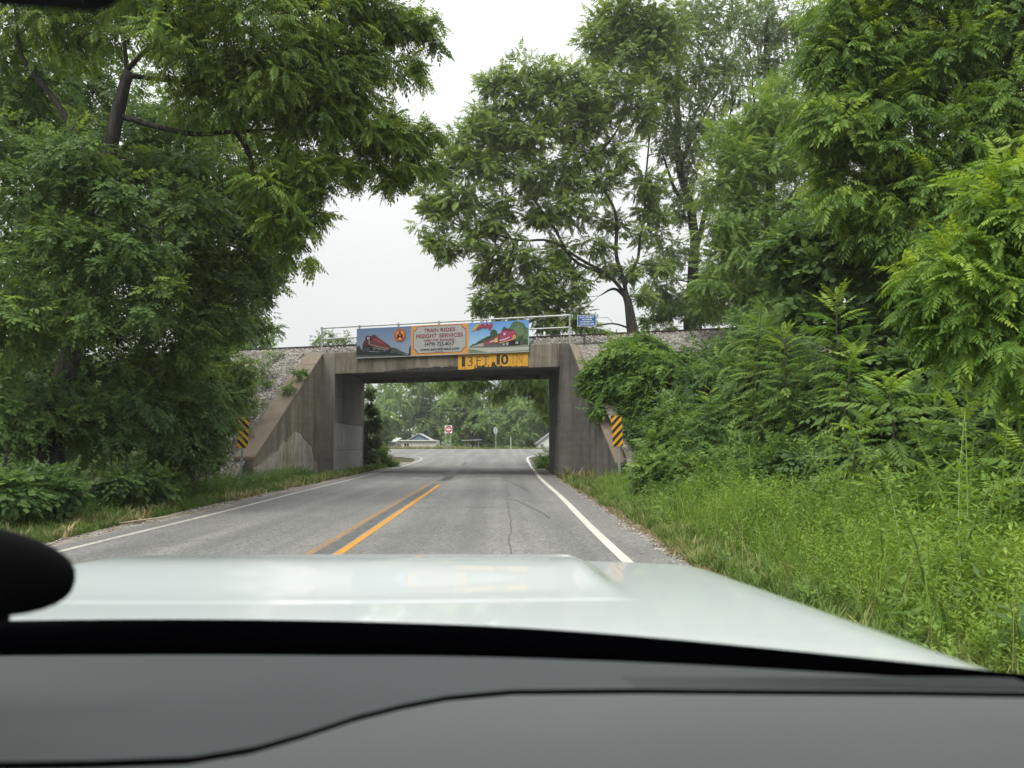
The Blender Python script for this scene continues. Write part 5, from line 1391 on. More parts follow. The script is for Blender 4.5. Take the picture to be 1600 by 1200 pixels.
def window(parent, x, z, w, h, y, mat_pane=None, off=(0, 0, 0)):
    f = MB().box((x - .08, y - .05, z - .08), (x + w + .08, y + .0, z)).box((x - .08, y - .05, z + h), (x + w + .08, y, z + h + .08)).box((x - .08, y - .05, z), (x, y, z + h)).box((x + w, y - .05, z), (x + w + .08, y, z + h)).build('window', M['trim'], parent)
    MB().box((x, y - .025, z), (x + w, y - .003, z + h)).build('pane', M['pane'], f)
    MB().box((x + w / 2 - .03, y - .04, z), (x + w / 2 + .03, y - .026, z + h)).build('muntin', M['trim'], f)
    return f
hz = float(land(140))
house = empty('house', (-15.4, 141.0, hz), 'low cream house with a blue grey front gable behind the junction', 'house')
MB().box((-3.2, 0, -.3), (3.4, 7, 2.75)).build('wall', M['cream_wall'], house)
MB().add([(-1.9, -.04, 2.62), (2.3, -.04, 2.62), (.2, -.04, 3.75), (-1.9, .3, 2.62), (2.3, .3, 2.62), (.2, .3, 3.75)], [(0, 1, 2), (5, 4, 3), (0, 3, 4, 1), (1, 4, 5, 2), (2, 5, 3, 0)]).build('gable', M['blue_gable'], house)
gable_roof(MB(), -1.9, 2.3, .05, 7, 2.75, 3.9, .13, .35).build('roof', M['roof_pale'], house)
MB().box((-3.5, -.35, 2.62), (3.6, -.05, 2.80)).build('fascia', M['trim'], house)
window(house, -2.5, 1.25, .85, .95, 0)
MB().box((1.2, -.03, -.2), (2.1, -.002, 1.95)).build('door', simple('pale_door', (.5, .5, .47), .6), house)
house2 = empty('house', (-21.8, 139.0, float(land(139))), 'long pale bungalow with a dark panel as carport shade at the left of the blue gable', 'house')
MB().box((-4.5, .5, -.3), (2.6, 6, 2.45)).build('wall', M['white_wall'], house2)
MB().add([(-4.8, -1.2, 2.4), (2.9, -1.2, 2.4), (2.9, 6.3, 3.1), (-4.8, 6.3, 3.1), (-4.8, -1.2, 2.55), (2.9, -1.2, 2.55), (2.9, 6.3, 3.25), (-4.8, 6.3, 3.25)], [(0, 3, 2, 1), (4, 5, 6, 7), (0, 1, 5, 4), (1, 2, 6, 5), (2, 3, 7, 6), (3, 0, 4, 7)]).build('roof', M['roof_pale'], house2)
MB().box((-2.6, .42, -.2), (.9, .495, 2.1)).build('carport_shade_panel', M['pane'], house2)  # dark panel on the wall stands in for the shade inside the carport
for x in (-2.7, -.9, .95): MB().box((x, -.9, -.3), (x + .12, -.78, 2.41)).build('porch_post', M['trim'], house2)
house3 = empty('house', (8.0, 110.0, float(land(110))), 'white gabled house seen past the right abutment', 'house')
zb = float(land(110))
e, rz_ = 1.12 - zb, 3.35 - zb
MB().add([(-2.9, 0, -.4), (2.9, 0, -.4), (2.9, 0, e), (0, 0, rz_), (-2.9, 0, e), (-2.9, 8, -.4), (2.9, 8, -.4), (2.9, 8, e), (0, 8, rz_), (-2.9, 8, e)],
         [(0, 1, 2, 3, 4), (9, 8, 7, 6, 5), (0, 5, 6, 1), (1, 6, 7, 2), (2, 7, 8, 3), (3, 8, 9, 4), (4, 9, 5, 0)]).build('wall', M['white_wall'], house3)
gable_roof(MB(), -2.9, 2.9, 0, 8, e + .02, rz_ + .02, .13, .25).build('roof', M['roof_grey'], house3)
window(house3, -2.55, e - 1.0, .42, .9, 0); window(house3, .8, e - 1.0, .7, 1.0, 0)
for k in range(9):
    z = -.2 + k * (e / 8.5)
    MB().box((-2.9, -.022, z), (2.9, -.002, z + .03)).build('clapboard_edge', M['trim'], house3)

M['wire'] = simple('power_cable', (.16, .17, .18), .6)
poles = []
for x in (-34.0, 38.0):
    p = empty('utility_pole', (x, 100.0, float(land(100))), 'wooden utility pole beyond the junction at the ' + ('left' if x < 0 else 'right') + ' end of the wires', 'utility pole', 'utility poles')
    MB().tube([(0, 0, -.5), (0, 0, 8.5)], [.16, .11], 8).build('pole', M['bark_grey'], p)
    MB().box((-.06, -1.1, 7.9), (.06, 1.1, 8.02)).build('crossarm', M['bark_grey'], p)
for k, (zt, sag, yy) in enumerate(((7.96, 2.9, 99.1), (7.96, 3.35, 100.9))):
    pts = [(-34 + 72 * i / 24, yy, float(land(100)) + zt - sag * (1 - ((i - 12) / 12) ** 2)) for i in range(25)]
    w = tag(empty('power_wire', pts[0], ('upper' if k == 0 else 'lower') + ' thin power wire sagging across in front of the far trees', 'wire', 'wires across the junction'))
    mb = MB(); mb.tube(pts, .022, 4); mb.build('cable', M['wire'], w, w.location)

# ------------------------------------------------------------------ the car we sit in
car = empty('car', (-.34, 0.0, 0.0), 'white car seen from its passenger seat, long white hood and grey dashboard', 'car')
CX = -.34
def car_paint():
    m, nt = new_mat('white_car_paint')
    out(nt, principled(nt, (.64, .68, .685), .3, spec=.3, coat=.9))
    return m
M['paint'] = car_paint()
def plastic(name, c, rough=.65, bmp=.15, scale=900, spec=.4):
    m, nt = new_mat(name)
    v = coords(nt)
    f = noise_fac(nt, v, scale, 2, .5, .3, .7)
    big = noise_fac(nt, v, 3.0, 3, .5, .3, .7)
    col = mixc(nt, big, tuple(x * .93 for x in c), tuple(x * 1.06 for x in c))
    out(nt, principled(nt, col, rough, spec=spec, normal=bump(nt, f, bmp, .001)))
    return m
M['dash'] = plastic('dash_soft_grey', (.043, .049, .050))
M['dash_pad'] = plastic('dash_pad_grey', (.088, .095, .095))
M['blackp'] = plastic('black_trim', (.003, .003, .0035), .85, .05, 900, .12)
M['frit'] = simple('ceramic_black_border', (.006, .007, .012), .18, var=.1)
M['liner'] = simple('headliner', (.22, .22, .21), .95)

def grid_mesh(name, fn, us, vs, mat, parent, smooth=True, skip=None):
    V, F = [], []
    for v in vs:
        for u in us: V.append(fn(u, v))
    k = len(us)
    for r in range(len(vs) - 1):
        for c in range(k - 1):
            a = r * k + c; F.append((a, a + 1, a + 1 + k, a + k))
    V = np.array(V) - np.array(car.location)
    return put(name, np_mesh(name, V, F, mat, smooth=smooth), parent)

def glass_base(x): return .80 - .16 * ((x - CX) / .75) ** 2
def S(a, b, x):
    t = max(0.0, min(1.0, (x - a) / (b - a))); return t * t * (3 - 2 * t)
def hood_z(x, y):
    drop = .213 + (y - .93) * .0717
    ax = abs(x - CX)
    z = 1.39 - drop
    z -= .004 * S(.45, .77, ax) + .004 * max(0, (ax - .72) / .05) ** 2
    yf = 2.02 - .12 * (ax / .77) ** 3
    z -= .10 * max(0, (y - (yf - .17)) / .17) ** 2.2
    # raised centre: soft plateau, its rear end a short ramp
    lat = 1 - S(.505, .545, ax * (1 + .03 * (y - 1.1)))
    yr = 1.08 + .03 * (ax / .5) ** 2
    z += lat * (S(yr, yr + .04, y) * .0012 + S(yr, yr + .6, y) * .021 * (1 - .5 * S(1.5, 1.95, y)))
    return z
us = np.linspace(CX - .77, CX + .77, 131)
vs_ = np.linspace(0, 1, 131)
def hood_fn(x, v):
    y0 = glass_base(x) + .045; y1 = 2.02 - .12 * (abs(x - CX) / .77) ** 3 + .05
    y = y0 + (y1 - y0) * v
    return (x, y, hood_z(x, y))
hood = grid_mesh('hood', hood_fn, us, vs_, M['paint'], car)
# rolled edges and flanks of the fenders
for sg in (-1, 1):
    def side(u, v, sg=sg):
        x = CX + sg * .77; y = .45 + (1.98 - .45) * u
        y2 = max(y, glass_base(x) + .045)
        z0 = hood_z(x, min(y2, 1.92))
        a = v * math.pi / 2
        if v <= 1: return (x + sg * .05 * math.sin(a), y, z0 - .05 * (1 - math.cos(a)))
        return (x + sg * (.05 + .06 * min(1, v - 1)), y, z0 - .05 - .55 * (v - 1))
    grid_mesh('fender', side, np.linspace(0, 1, 30), [0, .25, .5, .75, 1.0, 1.3, 1.6, 2.0], M['paint'], car)
def front(u, v):
    x = CX - .77 + 1.54 * u; y = 2.07 - .12 * (abs(x - CX) / .77) ** 3
    return (x, y + .03 * math.sin(v * 3), hood_z(x, y) - .6 * v)
grid_mesh('grille_panel', front, np.linspace(0, 1, 24), [0, .1, .3, .6, 1.0], M['paint'], car)
# wheels carry the body
for x in (CX - .72, CX + .72):
    for y in (1.35, -1.55):
        mb = MB(); mb.tube([(x - .12, y, .36), (x + .12, y, .36)], .36, 24)
        w = put('wheel', mb.build('wheel', M['blackp'], mesh_only=True, off=car.location), car)
        mb = MB(); mb.tube([(x - .125, y, .36), (x + .125, y, .36)], .2, 16)
        put('rim', mb.build('rim', M['alu'], mesh_only=True, off=car.location), w)
MB().box((CX - .75, -2.6, .42), (CX + .75, .42, .62)).build('floor_pan', M['blackp'], car, car.location)
# cowl: black panel between hood and glass
def cowl(x, v):
    y0 = glass_base(x) + .09; y1 = glass_base(x) - .03
    return (x, y0 + (y1 - y0) * v, 1.39 - .232 - .02 * v)
grid_mesh('cowl', cowl, np.linspace(CX - .8, CX + .8, 40), np.linspace(0, 1, 4), M['blackp'], car)
# windscreen: curved pane with a black printed border along its foot
def pane(x, s):
    return (x, glass_base(x) - s, 1.39 - .217 + s * 1.02)
def pane_mat():
    m, nt = new_mat('windscreen_glass')
    t = nt.nodes.new('ShaderNodeBsdfTransparent'); t.inputs['Color'].default_value = (.955, .975, .965, 1)
    out(nt, t.outputs[0])
    return m
ws = grid_mesh('windscreen', lambda x, s: pane(x, .05 + s), np.linspace(CX - .84, CX + .84, 40), np.linspace(0, .57, 8), pane_mat(), car)
def frit_h(x): return .047 - .010 * S(.3, .75, abs(x - CX))
grid_mesh('glass_border', lambda x, v: pane(x, -.03 + (frit_h(x) + .03) * v), np.linspace(CX - .84, CX + .84, 60), np.linspace(0, 1, 5), M['frit'], car)
# dashboard: upper shell, passenger pad below its seam, black gap between
def dash_far(x): return .728 - .155 * (abs(x - CX) / .75) ** 2.2
def dash_z(x, y): return 1.39 - .192 + .012 * (abs(x - CX) / .75) ** 2 - .9 * max(0, .36 - y) ** 1.6
seam_pts = [(-1.2, .462), (-.302, .482), (-.245, .483), (-.189, .487), (-.155, .502), (-.129, .525), (-.101, .555), (-.072, .577), (-.041, .594), (.008, .605), (.105, .601), (.199, .591), (.291, .581), (.377, .568), (.6, .50)]
def seam(x):
    for (a, b), (c, d) in zip(seam_pts, seam_pts[1:]):
        if a <= x <= c:
            t = (x - a) / (c - a); return b + (d - b) * (t)
    return .5
xs_d = np.concatenate([np.linspace(CX - .80, -.36, 20), np.linspace(-.35, .1, 90), np.linspace(.11, CX + .80, 30)])
dash = grid_mesh('dashboard', lambda x, v: ((x, dash_far(x) + .03 * (1 if v < 0 else 0), dash_z(x, .6) - .05) if v < 0 else (x, dash_far(x) + (seam(x) - dash_far(x)) * v, dash_z(x, .6) - .004 * (1 - min(1, v * 12)) ** 2)), xs_d, [-1, 0, .02, .05, .1, .25, .5, .75, .95, 1.0], M['dash'], car)
# roll of the upper shell down into the gap
grid_mesh('seam_gap', lambda x, v: (x, seam(x) - .006 * v, dash_z(x, .6) - .008 * math.sin(math.pi * min(1, v)) ), xs_d, np.linspace(0, 1, 7), M['blackp'], dash)
grid_mesh('airbag_pad', lambda x, v: (x, seam(x) - .0045 - v * .42, dash_z(x, seam(x) - .0045 - v * .42) - .0035 * max(0, 1 - v * 60)), xs_d, np.concatenate([np.linspace(0, .05, 6), np.linspace(.07, 1, 24)]), M['dash_pad'], dash)
# ribbed vent strip towards the right pillar
rib_me = MB().box((-.0008, -.014, 0), (.0008, .014, .0012)).build('vent_rib', M['dash'], mesh_only=True)
for k in range(70):
    x = .10 + k * .0042
    o = put('vent_rib', rib_me, dash)
    o.location = (x - car.location.x, seam(x) + .017, dash_z(x, .6) + .0004)
    o.rotation_euler = (0, 0, .25)
    o.scale = (1, 1, .08 + .92 * min(1, (k / 60) ** 1.5))
# header, roof, pillars, rear shell: shade the cabin as in the car
def roof(x, v):
    y = .26 - 2.6 * v
    return (x, y, 1.80 + .05 * math.sin(math.pi * min(1, v + .1)) - .10 * (abs(x - CX) / .72) ** 4)
grid_mesh('roof', roof, np.linspace(CX - .72, CX + .72, 20), np.linspace(0, 1, 12), M['liner'], car)
for sg in (-1, 1):
    mb = MB(); mb.tube([(CX + sg * .84, .60, 1.12), (CX + sg * .80, .42, 1.42), (CX + sg * .70, .24, 1.79)], [.05, .045, .045], 8)
    mb.build('pillar', M['blackp'], car, car.location, smooth=True)
    MB().box((CX + sg * .86 - .03, -2.3, .6), (CX + sg * .86 + .03, .55, 1.16)).build('door', M['paint'], car, car.location)
    mb = MB(); mb.tube([(CX + sg * .80, -.75, 1.1), (CX + sg * .70, -.8, 1.8)], .07, 8)
    mb.build('pillar', M['blackp'], car, car.location, smooth=True)
MB().box((CX - .72, -2.4, .6), (CX + .72, -2.34, 1.8)).build('rear_panel', M['liner'], car, car.location)
# rear view mirror: its lower edge just shows at the top
mb = MB(); mb.prism([(CX - .115, 0), (CX - .13, .02), (CX - .125, .06), (CX + .125, .065), (CX + .150, .025), (CX + .118, .0)], 0, .022)
mb.v = [(x, .40 - z + (x - CX) * .12, 1.626 + y) for x, y, z in mb.v]
mir = mb.build('rear_view_mirror', M['blackp'], car, car.location, bevel=.004)
mb = MB(); mb.tube([(CX, .40, 1.66), (CX, .37, 1.72), (CX, .27, 1.79)], .009, 6)
mb.build('mirror_arm', M['blackp'], mir, car.location)

# rounded black gadget on a suction mount at the left
gad = empty('dash_gadget', (-.388, .53, 1.3065), 'black rounded gadget on a stalk over the dashboard, cut by the left edge', 'gadget')
V, F = [], []
nu, nv = 40, 20
for j in range(nv + 1):
    for i in range(nu):
        a = 2 * math.pi * i / nu; b = math.pi * j / nv - math.pi / 2
        sg = lambda v, e: math.copysign(abs(v) ** e, v)
        V.append((.101 * math.cos(b) * sg(math.cos(a), .95), .018 * math.sin(b), .0325 * math.cos(b) * sg(math.sin(a), .85)))
for j in range(nv):
    for i in range(nu):
        F.append((j * nu + i, j * nu + (i + 1) % nu, (j + 1) * nu + (i + 1) % nu, (j + 1) * nu + i))
V = [(x * math.cos(.10) + z * math.sin(.10), y, z * math.cos(.10) - x * math.sin(.10)) for x, y, z in V]
put('case', np_mesh('case', V, F, M['blackp'], smooth=True), gad)
MB().box((.036, -.012, -.041), (.052, .012, -.028)).build('button_tab', M['blackp'], gad, bevel=.002)
mb = MB(); mb.tube([(-.05, .01, -.005), (-.07, .05, -.03), (-.08, .085, -.07), (-.085, .10, -.098)], .011, 8)
mb.build('stalk', M['blackp'], gad, smooth=True)
mb = MB(); mb.tube([(-.085, .10, -.11), (-.085, .10, -.092)], [.036, .026], 20)
mb.build('suction_base', M['blackp'], gad, smooth=False)

# ------------------------------------------------------------------ trees
NP = 300
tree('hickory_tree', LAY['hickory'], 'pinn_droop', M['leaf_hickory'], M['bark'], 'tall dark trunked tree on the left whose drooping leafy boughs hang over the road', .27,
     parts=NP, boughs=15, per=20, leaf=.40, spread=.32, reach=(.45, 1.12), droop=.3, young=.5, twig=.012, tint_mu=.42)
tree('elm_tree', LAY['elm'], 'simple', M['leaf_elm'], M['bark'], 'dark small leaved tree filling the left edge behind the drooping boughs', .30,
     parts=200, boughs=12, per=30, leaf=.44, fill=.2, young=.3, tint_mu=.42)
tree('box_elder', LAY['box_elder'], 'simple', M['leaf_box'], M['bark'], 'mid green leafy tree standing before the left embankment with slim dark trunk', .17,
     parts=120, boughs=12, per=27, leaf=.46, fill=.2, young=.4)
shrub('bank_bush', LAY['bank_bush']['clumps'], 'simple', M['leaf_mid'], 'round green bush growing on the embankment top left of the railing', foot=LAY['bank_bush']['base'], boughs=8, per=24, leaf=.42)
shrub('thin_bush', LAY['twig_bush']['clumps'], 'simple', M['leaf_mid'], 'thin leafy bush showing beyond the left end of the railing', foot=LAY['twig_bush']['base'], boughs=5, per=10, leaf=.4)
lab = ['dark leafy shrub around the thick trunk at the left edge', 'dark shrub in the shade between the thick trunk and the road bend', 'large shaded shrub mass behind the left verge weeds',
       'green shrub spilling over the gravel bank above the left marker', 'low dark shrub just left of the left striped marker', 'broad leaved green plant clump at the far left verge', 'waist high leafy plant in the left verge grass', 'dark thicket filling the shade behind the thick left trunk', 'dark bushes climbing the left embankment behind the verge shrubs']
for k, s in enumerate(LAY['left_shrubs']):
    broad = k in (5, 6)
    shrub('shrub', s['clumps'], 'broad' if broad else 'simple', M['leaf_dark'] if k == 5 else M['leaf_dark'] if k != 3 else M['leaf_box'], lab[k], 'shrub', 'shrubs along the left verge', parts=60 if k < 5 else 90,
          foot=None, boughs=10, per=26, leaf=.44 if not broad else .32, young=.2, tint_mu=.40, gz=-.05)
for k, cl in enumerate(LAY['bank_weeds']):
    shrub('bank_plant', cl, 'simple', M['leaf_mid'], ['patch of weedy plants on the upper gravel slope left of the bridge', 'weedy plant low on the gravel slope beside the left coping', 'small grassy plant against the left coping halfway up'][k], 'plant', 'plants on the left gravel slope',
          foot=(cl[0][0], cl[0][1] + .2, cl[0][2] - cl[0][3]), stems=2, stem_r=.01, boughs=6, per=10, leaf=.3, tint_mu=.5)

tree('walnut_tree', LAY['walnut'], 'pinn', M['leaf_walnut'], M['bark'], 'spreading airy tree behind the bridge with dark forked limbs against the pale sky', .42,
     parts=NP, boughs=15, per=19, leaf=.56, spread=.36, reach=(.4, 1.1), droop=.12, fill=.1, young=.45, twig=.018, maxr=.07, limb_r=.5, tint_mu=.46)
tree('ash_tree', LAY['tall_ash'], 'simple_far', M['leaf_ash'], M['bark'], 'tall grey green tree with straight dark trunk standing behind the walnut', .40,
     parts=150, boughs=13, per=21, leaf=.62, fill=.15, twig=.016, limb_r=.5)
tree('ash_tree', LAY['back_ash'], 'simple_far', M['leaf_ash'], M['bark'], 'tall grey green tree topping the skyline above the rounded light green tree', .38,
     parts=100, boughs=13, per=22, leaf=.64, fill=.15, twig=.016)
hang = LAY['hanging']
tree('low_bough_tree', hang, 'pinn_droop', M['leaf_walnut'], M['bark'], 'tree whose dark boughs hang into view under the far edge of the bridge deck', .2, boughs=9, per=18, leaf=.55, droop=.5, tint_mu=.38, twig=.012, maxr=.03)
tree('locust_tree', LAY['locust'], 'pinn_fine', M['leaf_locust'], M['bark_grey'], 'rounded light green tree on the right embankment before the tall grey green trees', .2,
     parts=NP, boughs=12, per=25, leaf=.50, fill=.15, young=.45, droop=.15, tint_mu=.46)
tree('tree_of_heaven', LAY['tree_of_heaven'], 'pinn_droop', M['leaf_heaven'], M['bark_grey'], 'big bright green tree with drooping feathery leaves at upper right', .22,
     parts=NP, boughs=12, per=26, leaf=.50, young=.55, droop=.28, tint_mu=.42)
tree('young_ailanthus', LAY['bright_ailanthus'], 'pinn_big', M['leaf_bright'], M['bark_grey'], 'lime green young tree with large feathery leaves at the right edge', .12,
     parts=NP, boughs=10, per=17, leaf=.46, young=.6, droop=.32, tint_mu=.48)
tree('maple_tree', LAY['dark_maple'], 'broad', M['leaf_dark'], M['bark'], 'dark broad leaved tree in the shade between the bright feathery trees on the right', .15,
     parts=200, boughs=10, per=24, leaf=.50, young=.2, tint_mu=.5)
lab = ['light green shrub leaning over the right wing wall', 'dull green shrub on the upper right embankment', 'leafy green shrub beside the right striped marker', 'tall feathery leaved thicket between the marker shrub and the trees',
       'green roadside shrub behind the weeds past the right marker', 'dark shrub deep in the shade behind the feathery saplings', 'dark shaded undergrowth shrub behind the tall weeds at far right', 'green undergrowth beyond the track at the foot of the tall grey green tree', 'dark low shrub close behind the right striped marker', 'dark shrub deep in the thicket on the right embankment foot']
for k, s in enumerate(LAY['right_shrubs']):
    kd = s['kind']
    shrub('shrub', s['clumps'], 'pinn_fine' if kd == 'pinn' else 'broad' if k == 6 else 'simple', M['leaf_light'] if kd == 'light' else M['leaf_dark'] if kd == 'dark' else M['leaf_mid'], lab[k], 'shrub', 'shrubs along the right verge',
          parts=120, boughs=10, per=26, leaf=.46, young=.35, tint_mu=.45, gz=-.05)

# saplings: slim stem with whorls of big feathery leaves, every leaf an object
sap_lab = ['tall feathery sapling topping the thicket left of the dark tree', 'slim feathery sapling beside the tallest one, on its left', 'feathery sapling with lime yellow top standing out against the dark shade', 'low feathery sapling at the left of the lime topped one',
           'feathery sapling half hidden in the shrub thicket', 'short feathery sapling rising from the tall weeds before the dark shade', 'feathery sapling at the thicket edge below the skyline shrubs', 'feathery sapling cut by the right edge above the weeds',
           'feathery sapling lowest at the right edge beside the weeds', 'small feathery sapling near the right marker shrub', 'feathery sapling in the dark shade nearest the right edge', 'middle feathery sapling behind the lime topped one', 'bright feathery sapling under the lime green tree at the right edge', 'low feathery sapling standing among the verge weeds below the dark shade', 'lowest feathery sapling in the verge weeds nearest the right edge', 'small feathery sapling at the back edge of the verge weeds, left of two others']
for k, (b, t, s) in enumerate(LAY['saplings']):
    b = Vector((b[0], b[1], gz(b[0], b[1]))); t = Vector(t)
    root = empty('feathery_sapling', b, sap_lab[k], 'sapling', 'feathery saplings on the right verge')
    path = smoothpath([b - Vector((0, 0, .1)), b.lerp(t, .5) + Vector((rng.normal(0, .08), rng.normal(0, .08), 0)), t], 6)
    mb = MB(); mb.tube(path, [.022 - .014 * i / (len(path) - 1) for i in range(len(path))], 6)
    mb.build('stem', M['stem_brown'], root, root.location, smooth=True)
    H = (t - b).length
    nl = int(34 * max(.6, min(1.6, H / 2.2)))
    for i in range(nl):
        f = .22 + .78 * (i / (nl - 1)) ** .8
        p = path[0].lerp(path[-1], f)
        q = f * (len(path) - 1); a = int(min(len(path) - 2, q)); p = path[a].lerp(path[a + 1], q - a)
        az = i * 2.399 + rng.uniform(-.3, .3)
        el = R(-8 + 62 * max(0, (f - .6) / .4) + rng.uniform(-14, 14))
        ax = np.array([[math.cos(az) * math.cos(el), math.sin(az) * math.cos(el), math.sin(el)]])
        Rm = frames(ax, np.array([[0, 0, 1.0]]) + rng.normal(0, .18, (1, 3)))[0]
        L = s * rng.uniform(.55, .9) * (1.0 if f < .85 else 1.0 - .45 * (f - .85) / .15)
        place_leaf(root, 'sapling', M['leaf_bright'] if f > .8 else M['leaf_locust'], np.array(p), Rm, L, .3 + .45 * (f > .88) + rng.uniform(-.15, .25), np.array(b))

ivy = LAY['ivy']
shrub('ivy', ivy, 'broad', M['leaf_dark'], 'dark ivy hanging down the far corner of the left abutment', 'ivy', foot=(-6.95, 40.4, .1), stems=4, boughs=8, per=24, leaf=.26)
shrub('shrub', LAY['verge_bush'], 'simple', M['leaf_light'], 'sunlit green bush beside the road just past the left abutment', 'shrub', 'bushes just past the bridge', foot=(-6.9, 42.5, .05), boughs=8, per=20, leaf=.4)
shrub('shrub', LAY['right_bush'], 'simple', M['leaf_mid'], 'low bush beside the road just past the right abutment', 'shrub', 'bushes just past the bridge', foot=(2.3, 40.8, .05), boughs=8, per=20, leaf=.36)

# trees beyond the junction: each its own crown and trunk
def far_tree(c, k):
    x, y, z, r, a = c
    g0 = float(land(y))
    root = empty('distant_tree', (x, y, g0), far_lab[k], 'tree', 'trees beyond the junction')
    H = max(z - g0, 1.0)
    MB().tube([(x, y, g0 - .3), (x + .1, y, g0 + H * .5), (x, y, z - r * .35)], [.3, .22, .08], 7).build('trunk', M['bark'], root, root.location, smooth=True)
    cl = [(x + rng.normal(0, .45) * r, y + rng.normal(0, .3) * r, z + rng.uniform(-.75, .75) * r, r * rng.uniform(.38, .6), .9) for _ in range(9)]
    cl += [(x + rng.uniform(-.7, .7) * r, y - .3, max(g0 + .8, z - r * 1.1) + rng.uniform(0, .4) * r, r * .4, .8) for _ in range(4)]
    crown_of(root, cl, 'clumpleaf', M['leaf_far'], boughs=7, per=12, leaf=1.25 if r > 3 else .7, spread=.45, tint_mu=.45 + rng.normal(0, .08), young=.35)
far_lab = ['grey green tree in front of the long pale bungalow', 'tall tree behind the bungalow at the left of the opening', 'tree close behind the blue gabled house', 'light green tree just right of the blue gabled house', 'broad tree behind the do not enter sign',
           'tree in the middle of the opening behind the wires', 'dense tree behind the thin sign post', 'tree right of the thin sign post', 'large tree behind the white gabled house', 'tree hidden mostly by the left abutment ivy', 'small round tree before the bungalow',
           'tallest far tree rising behind the bungalow', 'far treetop behind the middle of the opening', 'far treetop at the right of the opening', 'far tree beyond the right abutment', 'far tree beyond the left abutment']
for k, c in enumerate(LAY['distant']): far_tree(c, k)

# ------------------------------------------------------------------ weeds and grass
def weed_tpl(seed, n=24, H=1.0, ll=.11, lw=.024, lean=.15):
    r = random.Random(seed); V, T = [], []
    la = r.uniform(0, 6.3)
    def P(t): return np.array([lean * t * t * math.cos(la), lean * t * t * math.sin(la), H * t])
    for k in range(n):
        t = .12 + .88 * k / n
        a = k * 2.4 + r.uniform(-.4, .4); e = r.uniform(.1, .9)
        s = (1.15 - .65 * t) * r.uniform(.8, 1.2)
        leaflet(V, T, P(t), (math.cos(a) * math.cos(e), math.sin(a) * math.cos(e), math.sin(e)), (-math.cos(a) * .4 + r.uniform(-.3, .3), -math.sin(a) * .4, 1), ll * s, lw * s * 1.25, .2, .25)
    for d in ((.006, 0), (0, .006)):
        i = len(V)
        V += [P(0) + np.array([d[0], d[1], 0]), P(0) - np.array([d[0], d[1], 0]), P(.5) + np.array([d[0], d[1], 0]) * .7, P(.5) - np.array([d[0], d[1], 0]) * .7, P(1)]
        T += [(i, i + 1, i + 2), (i + 1, i + 3, i + 2), (i + 2, i + 3, i + 4)]
    return np.array(V), np.array(T)
def tuft_tpl(seed, n=10, H=1.0, w=.035, spread=.55):
    r = random.Random(seed); V, T = [], []
    for k in range(n):
        a = r.uniform(0, 6.3); l = r.uniform(.1, spread); h = H * r.uniform(.5, 1.0)
        b = np.array([r.uniform(-.15, .15), r.uniform(-.15, .15), 0]); s = np.array([-math.sin(a), math.cos(a), 0]) * w
        m = b + np.array([math.cos(a) * l * .35, math.sin(a) * l * .35, h * .62]); e = b + np.array([math.cos(a) * l, math.sin(a) * l, h * r.uniform(.75, 1.0)])
        i = len(V); V += [b - s, b + s, m + s * .8, m - s * .8, e]; T += [(i, i + 1, i + 2), (i, i + 2, i + 3), (i + 3, i + 2, i + 4)]
    return np.array(V), np.array(T)
WEED = [weed_tpl(s, 22, 1.0, .16, .036, .2) for s in range(5)]
BUSHY = [weed_tpl(s + 30, 20, .7, .17, .06, .3) for s in range(4)]
TUFT = [tuft_tpl(s) for s in range(5)]
